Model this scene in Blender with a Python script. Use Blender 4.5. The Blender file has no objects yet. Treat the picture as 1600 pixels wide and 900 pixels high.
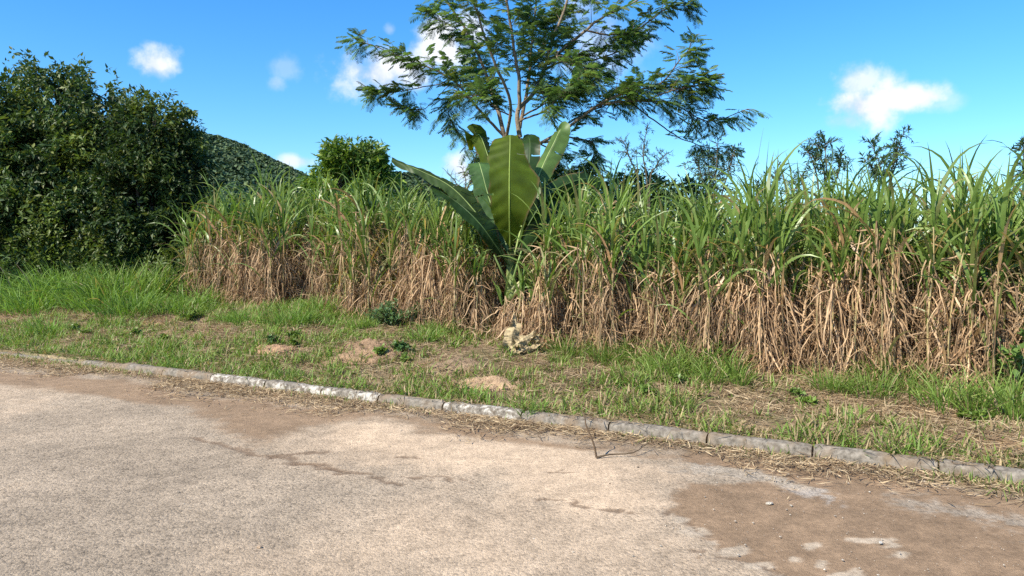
import bpy, math, random
import numpy as np
from mathutils import Vector

# ------------------------------------------------------------------ camera, sky, sun, exposure
SC = bpy.context.scene
COL = SC.collection
rad = math.radians
F_PX, CX, CY, EYE = 1164.0, 800.0, 450.0, 1.6
PITCH = math.atan(70 / F_PX)
cam_data = bpy.data.cameras.new('camera')
cam_data.sensor_width = 36.0
cam_data.lens = F_PX / 1600 * 36.0
cam_data.clip_start = 0.05
cam_data.clip_end = 6000
cam = bpy.data.objects.new('camera', cam_data)
COL.objects.link(cam)
cam.location = (0, 0, EYE)
cam.rotation_euler = (math.pi / 2 - PITCH, 0, 0)
SC.camera = cam

SUN_EL, SUN_AZ = rad(43), Vector((-0.78, -0.62, 0)).normalized()      # towards the sun
sun_data = bpy.data.lights.new('sun', 'SUN')
sun_data.energy = 4.6
sun_data.angle = rad(0.53)
sun_data.color = (1.0, 0.94, 0.79)
sun = bpy.data.objects.new('sun', sun_data)
COL.objects.link(sun)
to_sun = Vector((SUN_AZ.x * math.cos(SUN_EL), SUN_AZ.y * math.cos(SUN_EL), math.sin(SUN_EL)))
sun.rotation_euler = to_sun.to_track_quat('Z', 'Y').to_euler()
sun.location = (-20, -20, 30)

SC.view_settings.view_transform = 'Standard'
SC.view_settings.look = 'None'
SC.view_settings.gamma = 1
SC.view_settings.use_curve_mapping = False
SC.view_settings.exposure = 0.90
SC.cycles.use_denoising = False
SC.cycles.max_bounces = 6
SC.cycles.transparent_max_bounces = 6
SC.cycles.transmission_bounces = 4
SC.cycles.diffuse_bounces = 3
SC.cycles.glossy_bounces = 2
SC.cycles.sample_clamp_indirect = 6
SC.cycles.pixel_filter_type = 'BLACKMAN_HARRIS'


def px_dir(px, py):
    x, y = (px - CX) / F_PX, (CY - py) / F_PX
    c, s = math.cos(PITCH), math.sin(PITCH)
    return np.array([x, c + y * s, -s + y * c])


def at(px, py, Y):
    d = px_dir(px, py)
    return np.array([0, 0, EYE]) + d * (Y / d[1])


def on_plane(px, py, z=0.0):
    d = px_dir(px, py)
    return np.array([0, 0, EYE]) + d * ((z - EYE) / d[2])


world = bpy.data.worlds.new('World')
SC.world = world
world.use_nodes = True
wn, wl = world.node_tree.nodes, world.node_tree.links
wn.clear()
wout = wn.new('ShaderNodeOutputWorld')
bg = wn.new('ShaderNodeBackground')
bg.inputs['Strength'].default_value = 0.10
sky = wn.new('ShaderNodeTexSky')
sky.sky_type = 'NISHITA'
sky.sun_disc = False
sky.sun_elevation = SUN_EL
sky.sun_rotation = math.atan2(SUN_AZ.x, SUN_AZ.y)
sky.altitude = 0
sky.air_density = 1.15
sky.dust_density = 0.15
sky.ozone_density = 3.0
hs = wn.new('ShaderNodeHueSaturation')
hs.inputs['Saturation'].default_value = 1.15
hs.inputs['Value'].default_value = 1.0
tint = wn.new('ShaderNodeVectorMath'); tint.operation = 'MULTIPLY'
tint.inputs[1].default_value = (0.66, 0.91, 1.16)
wl.new(sky.outputs[0], tint.inputs[0])
wl.new(tint.outputs[0], hs.inputs['Color'])
# clouds: soft patches in fixed directions of the sky, broken up by noise
tc = wn.new('ShaderNodeTexCoord')
nz = wn.new('ShaderNodeTexNoise')
nz.inputs['Scale'].default_value = 19
nz.inputs['Detail'].default_value = 7
nz.inputs['Roughness'].default_value = 0.58
wl.new(tc.outputs['Generated'], nz.inputs['Vector'])
nzs = wn.new('ShaderNodeMath'); nzs.operation = 'MULTIPLY_ADD'
nzs.inputs[1].default_value = 3.2; nzs.inputs[2].default_value = -1.6
wl.new(nz.outputs['Fac'], nzs.inputs[0])
CLOUDS = [  # px, py, radius x, radius y, density
    (597, 112, 78, 42, 1.0), (560, 108, 34, 26, .6), (640, 122, 40, 26, .8), (690, 72, 54, 42, 1.0), (735, 52, 36, 34, .8), (655, 85, 24, 20, .5),
    (247, 101, 33, 24, .95), (432, 131, 17, 13, .35), (1345, 165, 56, 40, 1.0), (1410, 155, 56, 20, .95), (1340, 130, 36, 34, .8), (1325, 188, 44, 22, .6),
    (465, 252, 34, 12, .8), (716, 262, 34, 28, .9), (610, 46, 10, 9, .3), (930, 62, 70, 60, .45), (900, 20, 60, 30, .3),
    (445, 108, 26, 20, .22), (1465, 160, 40, 14, .35), (1250, 335, 160, 18, .3), (1480, 325, 100, 16, .3)]
prev = None
for (px, py, rx, ry, den) in CLOUDS:
    c = Vector(px_dir(px, py)).normalized()
    right = c.cross(Vector((0, 0, 1))).normalized()
    up = right.cross(c)
    from mathutils import Matrix
    m = Matrix((right, c, up)).transposed()
    mp = wn.new('ShaderNodeMapping'); mp.vector_type = 'TEXTURE'
    mp.inputs['Location'].default_value = c
    mp.inputs['Rotation'].default_value = m.to_euler()
    mp.inputs['Scale'].default_value = (rx / F_PX * 1.72, 1.0, ry / F_PX * 1.72)
    wl.new(tc.outputs['Generated'], mp.inputs['Vector'])
    g = wn.new('ShaderNodeTexGradient'); g.gradient_type = 'SPHERICAL'
    wl.new(mp.outputs[0], g.inputs[0])
    a = wn.new('ShaderNodeMath'); a.operation = 'MULTIPLY_ADD'          # gradient*1.6 + noise
    a.inputs[1].default_value = 2.0
    wl.new(g.outputs['Fac'], a.inputs[0]); wl.new(nzs.outputs[0], a.inputs[2])
    r = wn.new('ShaderNodeMapRange'); r.interpolation_type = 'SMOOTHSTEP'
    r.inputs['From Min'].default_value = 0.62
    r.inputs['From Max'].default_value = 1.8
    r.inputs['To Max'].default_value = den
    wl.new(a.outputs[0], r.inputs['Value'])
    gate = wn.new('ShaderNodeMath'); gate.operation = 'MULTIPLY'; gate.use_clamp = True   # nothing outside the patch
    g2 = wn.new('ShaderNodeMath'); g2.operation = 'MULTIPLY'; g2.use_clamp = True
    g2.inputs[1].default_value = 2.5
    wl.new(g.outputs['Fac'], g2.inputs[0])
    wl.new(r.outputs[0], gate.inputs[0]); wl.new(g2.outputs[0], gate.inputs[1])
    if prev is None:
        prev = gate.outputs[0]
    else:
        mx = wn.new('ShaderNodeMath'); mx.operation = 'MAXIMUM'; mx.use_clamp = True
        wl.new(prev, mx.inputs[0]); wl.new(gate.outputs[0], mx.inputs[1]); prev = mx.outputs[0]
mixc = wn.new('ShaderNodeMixRGB')
cc = wn.new('ShaderNodeMixRGB'); cc.inputs['Color1'].default_value = (4.0, 4.5, 5.7, 1); cc.inputs['Color2'].default_value = (5.7, 5.9, 6.3, 1)
cmr = wn.new('ShaderNodeMapRange'); cmr.inputs['From Min'].default_value = .38; cmr.inputs['From Max'].default_value = .55
wl.new(nz.outputs['Fac'], cmr.inputs['Value']); wl.new(cmr.outputs[0], cc.inputs['Fac']); wl.new(cc.outputs[0], mixc.inputs['Color2'])
wl.new(prev, mixc.inputs['Fac'])
wl.new(hs.outputs[0], mixc.inputs['Color1'])
wl.new(mixc.outputs[0], bg.inputs['Color'])
wl.new(bg.outputs[0], wout.inputs['Surface'])

# ------------------------------------------------------------------ helpers
rng = np.random.default_rng(11)
random.seed(5)


def sm(a, b, x):
    t = np.clip((x - a) / (b - a), 0, 1)
    return t * t * (3 - 2 * t)


def vnoise(x, y, seed=0):
    x = np.asarray(x, float); y = np.asarray(y, float)
    xi, yi = np.floor(x).astype(np.int64), np.floor(y).astype(np.int64)
    fx, fy = x - xi, y - yi
    fx, fy = fx * fx * (3 - 2 * fx), fy * fy * (3 - 2 * fy)

    def h(i, j):
        n = (i * 374761393 + j * 668265263 + seed * 974634777) & 0xFFFFFFFF
        n = ((n ^ (n >> 13)) * 1274126177) & 0xFFFFFFFF
        return ((n ^ (n >> 16)) & 0xFFFF) / 65535.0
    a, b, c, d = h(xi, yi), h(xi + 1, yi), h(xi, yi + 1), h(xi + 1, yi + 1)
    return (a * (1 - fx) + b * fx) * (1 - fy) + (c * (1 - fx) + d * fx) * fy


def fbm(x, y, scale=1.0, octs=4, seed=0):
    s, amp, tot = 0, 1.0, 0
    for k in range(octs):
        s = s + amp * vnoise(x * scale * 2 ** k, y * scale * 2 ** k, seed + k * 7)
        tot += amp; amp *= .5
    return s / tot


def mesh_np(name, V, F, col=None, smooth=False, mat=None):
    """V (n,3), F (m,4) or (m,3), col (n,3) linear albedo"""
    me = bpy.data.meshes.new(name)
    V = np.ascontiguousarray(V, np.float32); F = np.ascontiguousarray(F, np.int32)
    k = F.shape[1]
    me.vertices.add(len(V)); me.vertices.foreach_set('co', V.ravel())
    me.loops.add(F.size); me.loops.foreach_set('vertex_index', F.ravel())
    me.polygons.add(len(F))
    me.polygons.foreach_set('loop_start', np.arange(0, F.size, k, dtype=np.int32))
    me.polygons.foreach_set('use_smooth', np.full(len(F), smooth, dtype=bool))
    if col is not None:
        a = me.attributes.new('Col', 'FLOAT_COLOR', 'POINT')
        c = np.ones((len(V), 4), np.float32); c[:, :3] = col
        a.data.foreach_set('color', c.ravel())
    me.update(calc_edges=True)
    if mat:
        me.materials.append(mat)
    return me


def link(name, me, parent=None, label=None, cat=None, group=None, kind=None, loc=None):
    o = bpy.data.objects.new(name, me)
    COL.objects.link(o)
    if parent is not None:
        o.parent = parent
    if loc is not None:
        o.location = loc
    tag(o, label, cat, group, kind)
    return o


def tag(o, label=None, cat=None, group=None, kind=None):
    if label: o['label'] = label
    if cat: o['category'] = cat
    if group: o['group'] = group
    if kind: o['kind'] = kind
    return o


class Acc:
    """collects pieces of geometry for one mesh"""
    def __init__(s): s.V, s.F, s.C, s.n = [], [], [], 0

    def add(s, V, F, C):
        V = np.asarray(V).reshape(-1, 3)
        C = np.broadcast_to(C, V.shape)
        F = np.asarray(F)
        s.V.append(V); s.F.append(F + s.n); s.C.append(C); s.n += len(V)

    def mesh(s, name, mat, smooth=False):
        return mesh_np(name, np.concatenate(s.V), np.concatenate(s.F), np.concatenate(s.C), smooth, mat)


def blades(P, az, tilt, bend, L, W, S, c0, c1, crink=0.0, twist=0.0, pw=1.3, hang=None, fold=True):
    """N strap leaves; returns V, F, C.  tilt and bend are angles from straight up."""
    N = len(P)
    s = np.linspace(0, 1, S + 1)
    th = tilt[:, None] + bend[:, None] * s[None] ** pw
    if crink:
        th = th + rng.normal(0, crink, th.shape) * (s[None] > 0.05)
    th = np.clip(th, -0.3, 3.1 if hang is None else hang)
    azs = az[:, None] + (np.cumsum(rng.normal(0, crink, th.shape), 1) if crink else 0 * th)
    d = np.stack([np.sin(th) * np.cos(azs), np.sin(th) * np.sin(azs), np.cos(th)], -1)
    seg = d[:, :-1] * (L / S)[:, None, None]
    ctr = np.concatenate([np.zeros((N, 1, 3)), np.cumsum(seg, 1)], 1) + P[:, None]
    side = np.stack([-np.sin(azs), np.cos(azs), 0 * azs], -1)
    nrm = np.cross(d, side)
    tw = (np.asarray(twist) * np.ones(N))[:, None] * (0.3 + s[None])
    if crink:
        tw = tw + np.cumsum(rng.normal(0, crink * 2.0, th.shape), 1)
    sd = side * np.cos(tw)[..., None] + nrm * np.sin(tw)[..., None]
    w = W[:, None] * (0.55 + 0.45 * np.minimum(s * 4, 1))[None] * np.maximum(1 - s[None] ** 2.2, 0.03) * 0.5
    A, B = ctr - sd * w[..., None], ctr + sd * w[..., None]
    V = np.stack([A, B], 2).reshape(-1, 3)
    base = (np.arange(N) * (S + 1) * 2)[:, None]
    k = (np.arange(S) * 2)[None]
    F = np.stack([base + k, base + k + 1, base + k + 3, base + k + 2], -1).reshape(-1, 4)
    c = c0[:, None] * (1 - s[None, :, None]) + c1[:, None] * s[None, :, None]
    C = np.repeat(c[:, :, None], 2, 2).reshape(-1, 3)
    return V, F, C


def tube(path, radii, n=7, col=(.1, .07, .05)):
    path = np.asarray(path, float); K = len(path)
    T = np.gradient(path, axis=0); T /= np.linalg.norm(T, axis=1)[:, None] + 1e-9
    ref = np.array([0.31, 0.95, 0.05]) if abs(T[0][2]) > .8 else np.array([0, 0, 1.])
    A = np.cross(T, ref); A /= np.linalg.norm(A, axis=1)[:, None] + 1e-9
    B = np.cross(T, A)
    a = np.linspace(0, 2 * np.pi, n, endpoint=False)
    V = path[:, None] + (A[:, None] * np.cos(a)[None, :, None] + B[:, None] * np.sin(a)[None, :, None]) * np.asarray(radii)[:, None, None]
    V = V.reshape(-1, 3)
    i, j = np.meshgrid(np.arange(K - 1), np.arange(n), indexing='ij')
    F = np.stack([i * n + j, i * n + (j + 1) % n, (i + 1) * n + (j + 1) % n, (i + 1) * n + j], -1).reshape(-1, 4)
    return V, F, np.broadcast_to(np.array(col), V.shape)


def spline(pts, n=24):
    """Catmull-Rom through the points"""
    p = np.asarray(pts, float)
    p = np.vstack([2 * p[0] - p[1], p, 2 * p[-1] - p[-2]])
    out = []
    segs = len(p) - 3
    for u in np.linspace(0, segs - 1e-6, n):
        i = int(u); t = u - i
        a, b, c, d = p[i:i + 4]
        out.append(.5 * (2 * b + (c - a) * t + (2 * a - 5 * b + 4 * c - d) * t * t + (3 * b - a - 3 * c + d) * t ** 3))
    return np.array(out)


def grid_faces(nu, nv):
    i, j = np.meshgrid(np.arange(nu - 1), np.arange(nv - 1), indexing='ij')
    return np.stack([i * nv + j, (i + 1) * nv + j, (i + 1) * nv + j + 1, i * nv + j + 1], -1).reshape(-1, 4)


# ------------------------------------------------------------------ materials
def new_mat(name):
    m = bpy.data.materials.new(name); m.use_nodes = True
    m.node_tree.nodes.clear()
    return m, m.node_tree.nodes, m.node_tree.links


def leaf_mat(name, trans=0.35, rough=0.45, spec=0.35, tint=(1.15, 1.2, .55), var=0.12, nscale=6.0):
    m, n, l = new_mat(name)
    out = n.new('ShaderNodeOutputMaterial')
    at_ = n.new('ShaderNodeAttribute'); at_.attribute_name = 'Col'
    oi = n.new('ShaderNodeObjectInfo')
    hsv = n.new('ShaderNodeHueSaturation')
    mr = n.new('ShaderNodeMapRange'); mr.inputs['To Min'].default_value = 1 - var; mr.inputs['To Max'].default_value = 1 + var
    l.new(oi.outputs['Random'], mr.inputs['Value']); l.new(mr.outputs[0], hsv.inputs['Value'])
    tcn = n.new('ShaderNodeTexCoord')
    nn = n.new('ShaderNodeTexNoise'); nn.inputs['Scale'].default_value = nscale; nn.inputs['Detail'].default_value = 3
    l.new(tcn.outputs['Object'], nn.inputs['Vector'])
    mr2 = n.new('ShaderNodeMapRange'); mr2.inputs['From Min'].default_value = .3; mr2.inputs['From Max'].default_value = .7
    mr2.inputs['To Min'].default_value = .75; mr2.inputs['To Max'].default_value = 1.25
    l.new(nn.outputs['Fac'], mr2.inputs['Value'])
    mul = n.new('ShaderNodeVectorMath'); mul.operation = 'SCALE'
    l.new(at_.outputs['Color'], hsv.inputs['Color']); l.new(hsv.outputs[0], mul.inputs[0]); l.new(mr2.outputs[0], mul.inputs['Scale'])
    p = n.new('ShaderNodeBsdfPrincipled')
    p.inputs['Roughness'].default_value = rough
    p.inputs['Specular IOR Level'].default_value = spec
    l.new(mul.outputs[0], p.inputs['Base Color'])
    if trans > 0:
        t = n.new('ShaderNodeBsdfTranslucent')
        tm = n.new('ShaderNodeVectorMath'); tm.operation = 'MULTIPLY'; tm.inputs[1].default_value = tint
        l.new(mul.outputs[0], tm.inputs[0]); l.new(tm.outputs[0], t.inputs['Color'])
        mx = n.new('ShaderNodeMixShader'); mx.inputs[0].default_value = trans
        l.new(p.outputs[0], mx.inputs[1]); l.new(t.outputs[0], mx.inputs[2]); l.new(mx.outputs[0], out.inputs['Surface'])
    else:
        l.new(p.outputs[0], out.inputs['Surface'])
    return m


def ground_mat(name, rough=0.95, s1=60, s2=14, lo=.72, hi=1.22, bump=0.5, dist=0.01, speck=None, bs=90):
    """attribute colour broken up by grain of two sizes, with bump"""
    m, n, l = new_mat(name)
    out = n.new('ShaderNodeOutputMaterial')
    p = n.new('ShaderNodeBsdfPrincipled'); p.inputs['Roughness'].default_value = rough
    p.inputs['Specular IOR Level'].default_value = .15
    a = n.new('ShaderNodeAttribute'); a.attribute_name = 'Col'
    tcn = n.new('ShaderNodeTexCoord')
    cur = a.outputs['Color']
    for sc, l0, h0 in ((s1, lo, hi), (s2, .85, 1.15), (1.3, .9, 1.1)):
        nn = n.new('ShaderNodeTexNoise'); nn.inputs['Scale'].default_value = sc; nn.inputs['Detail'].default_value = 4
        l.new(tcn.outputs['Object'], nn.inputs['Vector'])
        mr = n.new('ShaderNodeMapRange'); mr.inputs['From Min'].default_value = .32; mr.inputs['From Max'].default_value = .68
        mr.inputs['To Min'].default_value = l0; mr.inputs['To Max'].default_value = h0
        l.new(nn.outputs['Fac'], mr.inputs['Value'])
        v = n.new('ShaderNodeVectorMath'); v.operation = 'SCALE'
        l.new(cur, v.inputs[0]); l.new(mr.outputs[0], v.inputs['Scale']); cur = v.outputs[0]
    bn = n.new('ShaderNodeTexNoise'); bn.inputs['Scale'].default_value = bs; bn.inputs['Detail'].default_value = 5
    bn.inputs['Roughness'].default_value = .6
    l.new(tcn.outputs['Object'], bn.inputs['Vector'])
    h = bn.outputs['Fac']
    if speck:
        vo = n.new('ShaderNodeTexVoronoi'); vo.inputs['Scale'].default_value = speck
        l.new(tcn.outputs['Object'], vo.inputs['Vector'])
        # stones of the aggregate: each cell has its own tone; pits between them
        sx = n.new('ShaderNodeSeparateColor'); l.new(vo.outputs['Color'], sx.inputs[0])
        mr = n.new('ShaderNodeMapRange'); mr.inputs['To Min'].default_value = .58; mr.inputs['To Max'].default_value = 1.10; mr.inputs['From Max'].default_value = .42
        l.new(sx.outputs[0], mr.inputs['Value'])
        # amount of exposed stone from attribute 'Grit'
        gr = n.new('ShaderNodeAttribute'); gr.attribute_name = 'Grit'
        mm = n.new('ShaderNodeMix'); mm.data_type = 'FLOAT'
        mm.inputs[2].default_value = 1.0
        l.new(gr.outputs['Fac'], mm.inputs[0]); l.new(mr.outputs[0], mm.inputs[3])
        v = n.new('ShaderNodeVectorMath'); v.operation = 'SCALE'
        l.new(cur, v.inputs[0]); l.new(mm.outputs[0], v.inputs['Scale']); cur = v.outputs[0]
        inv = n.new('ShaderNodeMath'); inv.operation = 'MULTIPLY'; inv.inputs[1].default_value = -.6
        l.new(vo.outputs['Distance'], inv.inputs[0])
        iv2 = n.new('ShaderNodeMath'); iv2.operation = 'MULTIPLY'
        l.new(inv.outputs[0], iv2.inputs[0]); l.new(gr.outputs['Fac'], iv2.inputs[1])
        ad = n.new('ShaderNodeMath'); ad.operation = 'ADD'
        l.new(iv2.outputs[0], ad.inputs[0]); l.new(h, ad.inputs[1]); h = ad.outputs[0]
    b = n.new('ShaderNodeBump'); b.inputs['Strength'].default_value = bump; b.inputs['Distance'].default_value = dist
    l.new(h, b.inputs['Height']); l.new(b.outputs[0], p.inputs['Normal'])
    l.new(cur, p.inputs['Base Color']); l.new(p.outputs[0], out.inputs['Surface'])
    return m


def bark_mat(name, rough=.85):
    return ground_mat(name, rough, 40, 9, .65, 1.25, .5, .01, None, 45)


def kerb_mat(name):
    """grey concrete; worn white paint where the attribute Paint is high and the noise lets it stay"""
    m, n, l = new_mat(name)
    out = n.new('ShaderNodeOutputMaterial')
    p = n.new('ShaderNodeBsdfPrincipled'); p.inputs['Roughness'].default_value = .9; p.inputs['Specular IOR Level'].default_value = .2
    geo = n.new('ShaderNodeNewGeometry')
    oi = n.new('ShaderNodeObjectInfo')
    n1 = n.new('ShaderNodeTexNoise'); n1.inputs['Scale'].default_value = 22; n1.inputs['Detail'].default_value = 8; n1.inputs['Roughness'].default_value = .7
    n2 = n.new('ShaderNodeTexNoise'); n2.inputs['Scale'].default_value = 5; n2.inputs['Detail'].default_value = 4
    l.new(geo.outputs['Position'], n1.inputs['Vector']); l.new(geo.outputs['Position'], n2.inputs['Vector'])
    cr = n.new('ShaderNodeValToRGB')
    cr.color_ramp.elements[0].position = .3; cr.color_ramp.elements[0].color = (.055, .045, .034, 1)
    cr.color_ramp.elements[1].position = .72; cr.color_ramp.elements[1].color = (.33, .285, .235, 1)
    l.new(n1.outputs['Fac'], cr.inputs[0])
    dirt = n.new('ShaderNodeMixRGB'); dirt.inputs['Color2'].default_value = (.20, .14, .09, 1)
    mr = n.new('ShaderNodeMapRange'); mr.inputs['From Min'].default_value = .45; mr.inputs['From Max'].default_value = .7; mr.inputs['To Max'].default_value = .8
    l.new(n2.outputs['Fac'], mr.inputs['Value']); l.new(mr.outputs[0], dirt.inputs[0]); l.new(cr.outputs[0], dirt.inputs['Color1'])
    ga = n.new('ShaderNodeAttribute'); ga.attribute_name = 'Paint'
    ad = n.new('ShaderNodeMath'); ad.operation = 'ADD'
    sb = n.new('ShaderNodeMath'); sb.operation = 'ADD'
    l.new(n1.outputs['Fac'], sb.inputs[0]); l.new(n2.outputs['Fac'], sb.inputs[1])
    l.new(sb.outputs[0], ad.inputs[0]); l.new(ga.outputs['Fac'], ad.inputs[1])
    m2 = n.new('ShaderNodeMapRange'); m2.inputs['From Min'].default_value = 1.44; m2.inputs['From Max'].default_value = 1.58; m2.inputs['To Max'].default_value = .5
    l.new(ad.outputs[0], m2.inputs['Value'])
    pm = n.new('ShaderNodeMixRGB'); pm.inputs['Color2'].default_value = (.66, .63, .57, 1)
    l.new(m2.outputs[0], pm.inputs[0]); l.new(dirt.outputs[0], pm.inputs['Color1'])
    b = n.new('ShaderNodeBump'); b.inputs['Strength'].default_value = .6; b.inputs['Distance'].default_value = .012
    l.new(n1.outputs['Fac'], b.inputs['Height']); l.new(b.outputs[0], p.inputs['Normal'])
    l.new(pm.outputs[0], p.inputs['Base Color']); l.new(p.outputs[0], out.inputs['Surface'])
    return m


M_GRASS = leaf_mat('grass_blades', .35, .5, .3)
M_CANE = leaf_mat('cane_leaf_green', .38, .38, .5, nscale=3)
M_DRY = leaf_mat('cane_leaf_dry', .22, .8, .15, (1.1, 1, .85), .14)
M_STALK = leaf_mat('cane_stalk', 0, .5, .3)
M_TREE = leaf_mat('tree_leaf', .3, .48, .3, nscale=1.2)
M_FEATHER = leaf_mat('feathery_leaf', .5, .5, .3, nscale=2)
M_BUSH = leaf_mat('bush_leaf', .35, .4, .4, nscale=2)
M_BANANA = leaf_mat('banana_leaf', .45, .42, .3, (1.5, 1.15, .3), 0, 5)
M_DEADLEAF = leaf_mat('dead_banana_leaf', .15, .8, .15, (1, 1, .9), 0, 25)
M_HILL = leaf_mat('forest_leaf', .1, .6, .2, nscale=.08)
M_BARK = bark_mat('bark')
M_ROAD = ground_mat('road_surface', .92, 38, 7, .84, 1.13, .85, .012, 60, 130)
M_SOIL = ground_mat('soil', .97, 55, 13, .68, 1.3, .9, .02, None, 60)
M_MOUND = ground_mat('loose_earth', .97, 75, 20, .75, 1.25, 1.0, .03, None, 55)
M_KERB = kerb_mat('kerb_concrete')

# ------------------------------------------------------------------ lie of the land
KD = np.array([1, -0.535]) / math.hypot(1, .535)       # along the kerb
KN = np.array([.535, 1]) / math.hypot(1, .535)         # away from the road
KO = np.array([0, 6.65])


def ud(X, Y):
    X = np.asarray(X, float); Y = np.asarray(Y, float)
    return X * KD[0] + (Y - 6.65) * KD[1], X * KN[0] + (Y - 6.65) * KN[1]


def xy(u, d):
    return KO[0] + u * KD[0] + d * KN[0], KO[1] + u * KD[1] + d * KN[1]


def height(u, d):
    """verge height above the road"""
    u = np.asarray(u, float); d = np.asarray(d, float)
    amp = 0.05 + 0.37 * sm(3.0, -6.5, u)
    h = 0.064 + amp * sm(0.0, 3.3, d)
    h = h + (fbm(u, d, 1.3, 3, 3) - .5) * 0.13 * sm(.15, 1.0, d) * (1 - sm(30, 60, np.abs(u)))
    h = h + (fbm(u, d, 7, 2, 9) - .5) * 0.035 * sm(.1, .5, d) * (1 - sm(15, 25, np.abs(u)))
    # a low bank along the middle of the verge on the left
    h = h + .10 * np.exp(-((d - 1.5) / .6) ** 2) * np.exp(-((u + 3.2) / 2.2) ** 2)
    return h


def gz(X, Y):
    u, d = ud(X, Y)
    return height(u, d)


def ground_at(px, py):
    """where the sight line of a pixel meets the verge"""
    z = .15
    for _ in range(25):
        p = on_plane(px, py, z)
        z = .6 * z + .4 * float(gz(p[0], p[1]))
    p[2] = float(gz(p[0], p[1]))
    return p


def axis(lo, hi, step, far, n=14):
    a = np.arange(lo, hi + step / 2, step)
    g = np.geomspace(1, far, n)
    return np.concatenate([lo - g[::-1], a, hi + g])


# one ground sheet out to the horizon (verge included, dipping under the road)
gu = axis(-16, 11, .06, 1800)
gd = np.concatenate([.03 - np.geomspace(.02, 1800, 24)[::-1], [.035], np.arange(.08, 5.0, .06), 5 + np.geomspace(.1, 1800, 24)])
U, D = np.meshgrid(gu, gd, indexing='ij')
X, Y = xy(U, D)
Z = np.where(D > .05, height(U, np.maximum(D, 0)), -0.05)
n1 = fbm(U, D, 1.6, 4, 21); n2 = fbm(U, D, 6, 3, 33)
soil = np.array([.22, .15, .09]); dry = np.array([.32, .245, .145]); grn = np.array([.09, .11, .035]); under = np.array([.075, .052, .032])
t = sm(.35, .65, n1)[..., None]; t2 = sm(.4, .7, n2)[..., None]
C = soil * (1 - t) + dry * t
C = C * (1 - .4 * t2) + grn * .4 * t2
bare = np.zeros_like(U)
BARE = [(570, 545, .42), (430, 548, .33), (765, 600, .34), (330, 515, .45), (700, 575, .5), (830, 565, .4), (600, 520, .4), (250, 500, .5), (930, 575, .4), (1250, 600, .35), (1330, 640, .7), (1450, 650, .5), (1180, 640, .3), (1540, 690, .5), (20, 490, .6), (1050, 610, .3), (480, 520, .4)]
for (px, py, r) in BARE:
    p = ground_at(px, py); u0, d0 = ud(p[0], p[1])
    bare = np.maximum(bare, 1 - sm(.4, 1.25, np.hypot((U - u0), (D - d0) * 1.3) / r + (n2 - .5) * 1.0))
sandy = np.array([.36, .235, .135])
C = C * (1 - .75 * bare[..., None]) + sandy * .75 * bare[..., None]
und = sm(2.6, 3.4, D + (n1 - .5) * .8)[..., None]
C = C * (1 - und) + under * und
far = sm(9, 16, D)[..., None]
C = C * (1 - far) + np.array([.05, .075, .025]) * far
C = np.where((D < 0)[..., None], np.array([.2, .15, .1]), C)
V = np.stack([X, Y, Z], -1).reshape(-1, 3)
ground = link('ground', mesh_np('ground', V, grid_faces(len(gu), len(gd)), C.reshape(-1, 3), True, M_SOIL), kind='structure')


def bare_at(u, d):
    b = np.zeros_like(u)
    nn = fbm(u, d, 6, 3, 33)
    for (px, py, r) in BARE:
        p = ground_at(px, py); u0, d0 = ud(p[0], p[1])
        b = np.maximum(b, 1 - sm(.4, 1.25, np.hypot((u - u0), (d - d0) * 1.3) / r + (nn - .5) * 1.0))
    return b


# ------------------------------------------------------------------ road
ru = axis(-13, 7, .021, 300, 24)
rd = np.concatenate([-7.2 - np.array([.5, .3]), np.arange(-7.2, .021, .03)])
rd = np.concatenate([np.array([-9.6, -8.8, -8.2, -7.6]), np.arange(-7.2, .021, .021)])
U, D = np.meshgrid(ru, rd, indexing='ij')
X, Y = xy(U, D)
# pixel the point is seen at, used only to lay the stains where they are in the place
P2 = X * 0


def to_px(X, Y, Z=0.0):
    c, s = math.cos(PITCH), math.sin(PITCH)
    yy, zz = Y, Z - EYE
    f = yy * c - zz * s
    v = yy * s + zz * c
    f = np.maximum(f, .3)
    return CX + F_PX * X / f, CY - F_PX * v / f


def inside(poly, wob):
    """soft membership of road points in a stain outlined by ground points"""
    poly = np.array([on_plane(a, b)[:2] for a, b in poly])
    x, y = X + wob[0], Y + wob[1]
    ins = np.zeros(x.shape, bool)
    dist = np.full(x.shape, 1e9)
    for i in range(len(poly)):
        a, b = poly[i - 1], poly[i]
        cond = ((a[1] > y) != (b[1] > y)) & (x < (b[0] - a[0]) * (y - a[1]) / (b[1] - a[1] + 1e-12) + a[0])
        ins ^= cond
        ab = b - a
        tt = np.clip(((x - a[0]) * ab[0] + (y - a[1]) * ab[1]) / (ab @ ab + 1e-12), 0, 1)
        dist = np.minimum(dist, np.hypot(x - a[0] - tt * ab[0], y - a[1] - tt * ab[1]))
    return np.where(ins, dist, -dist)


def line_dist(pts, wob):
    pts = np.array([on_plane(a, b)[:2] for a, b in pts])
    x, y = X + wob[0], Y + wob[1]
    dist = np.full(x.shape, 1e9)
    for a, b in zip(pts[:-1], pts[1:]):
        ab = b - a
        tt = np.clip(((x - a[0]) * ab[0] + (y - a[1]) * ab[1]) / (ab @ ab + 1e-12), 0, 1)
        dist = np.minimum(dist, np.hypot(x - a[0] - tt * ab[0], y - a[1] - tt * ab[1]))
    return dist


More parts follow.
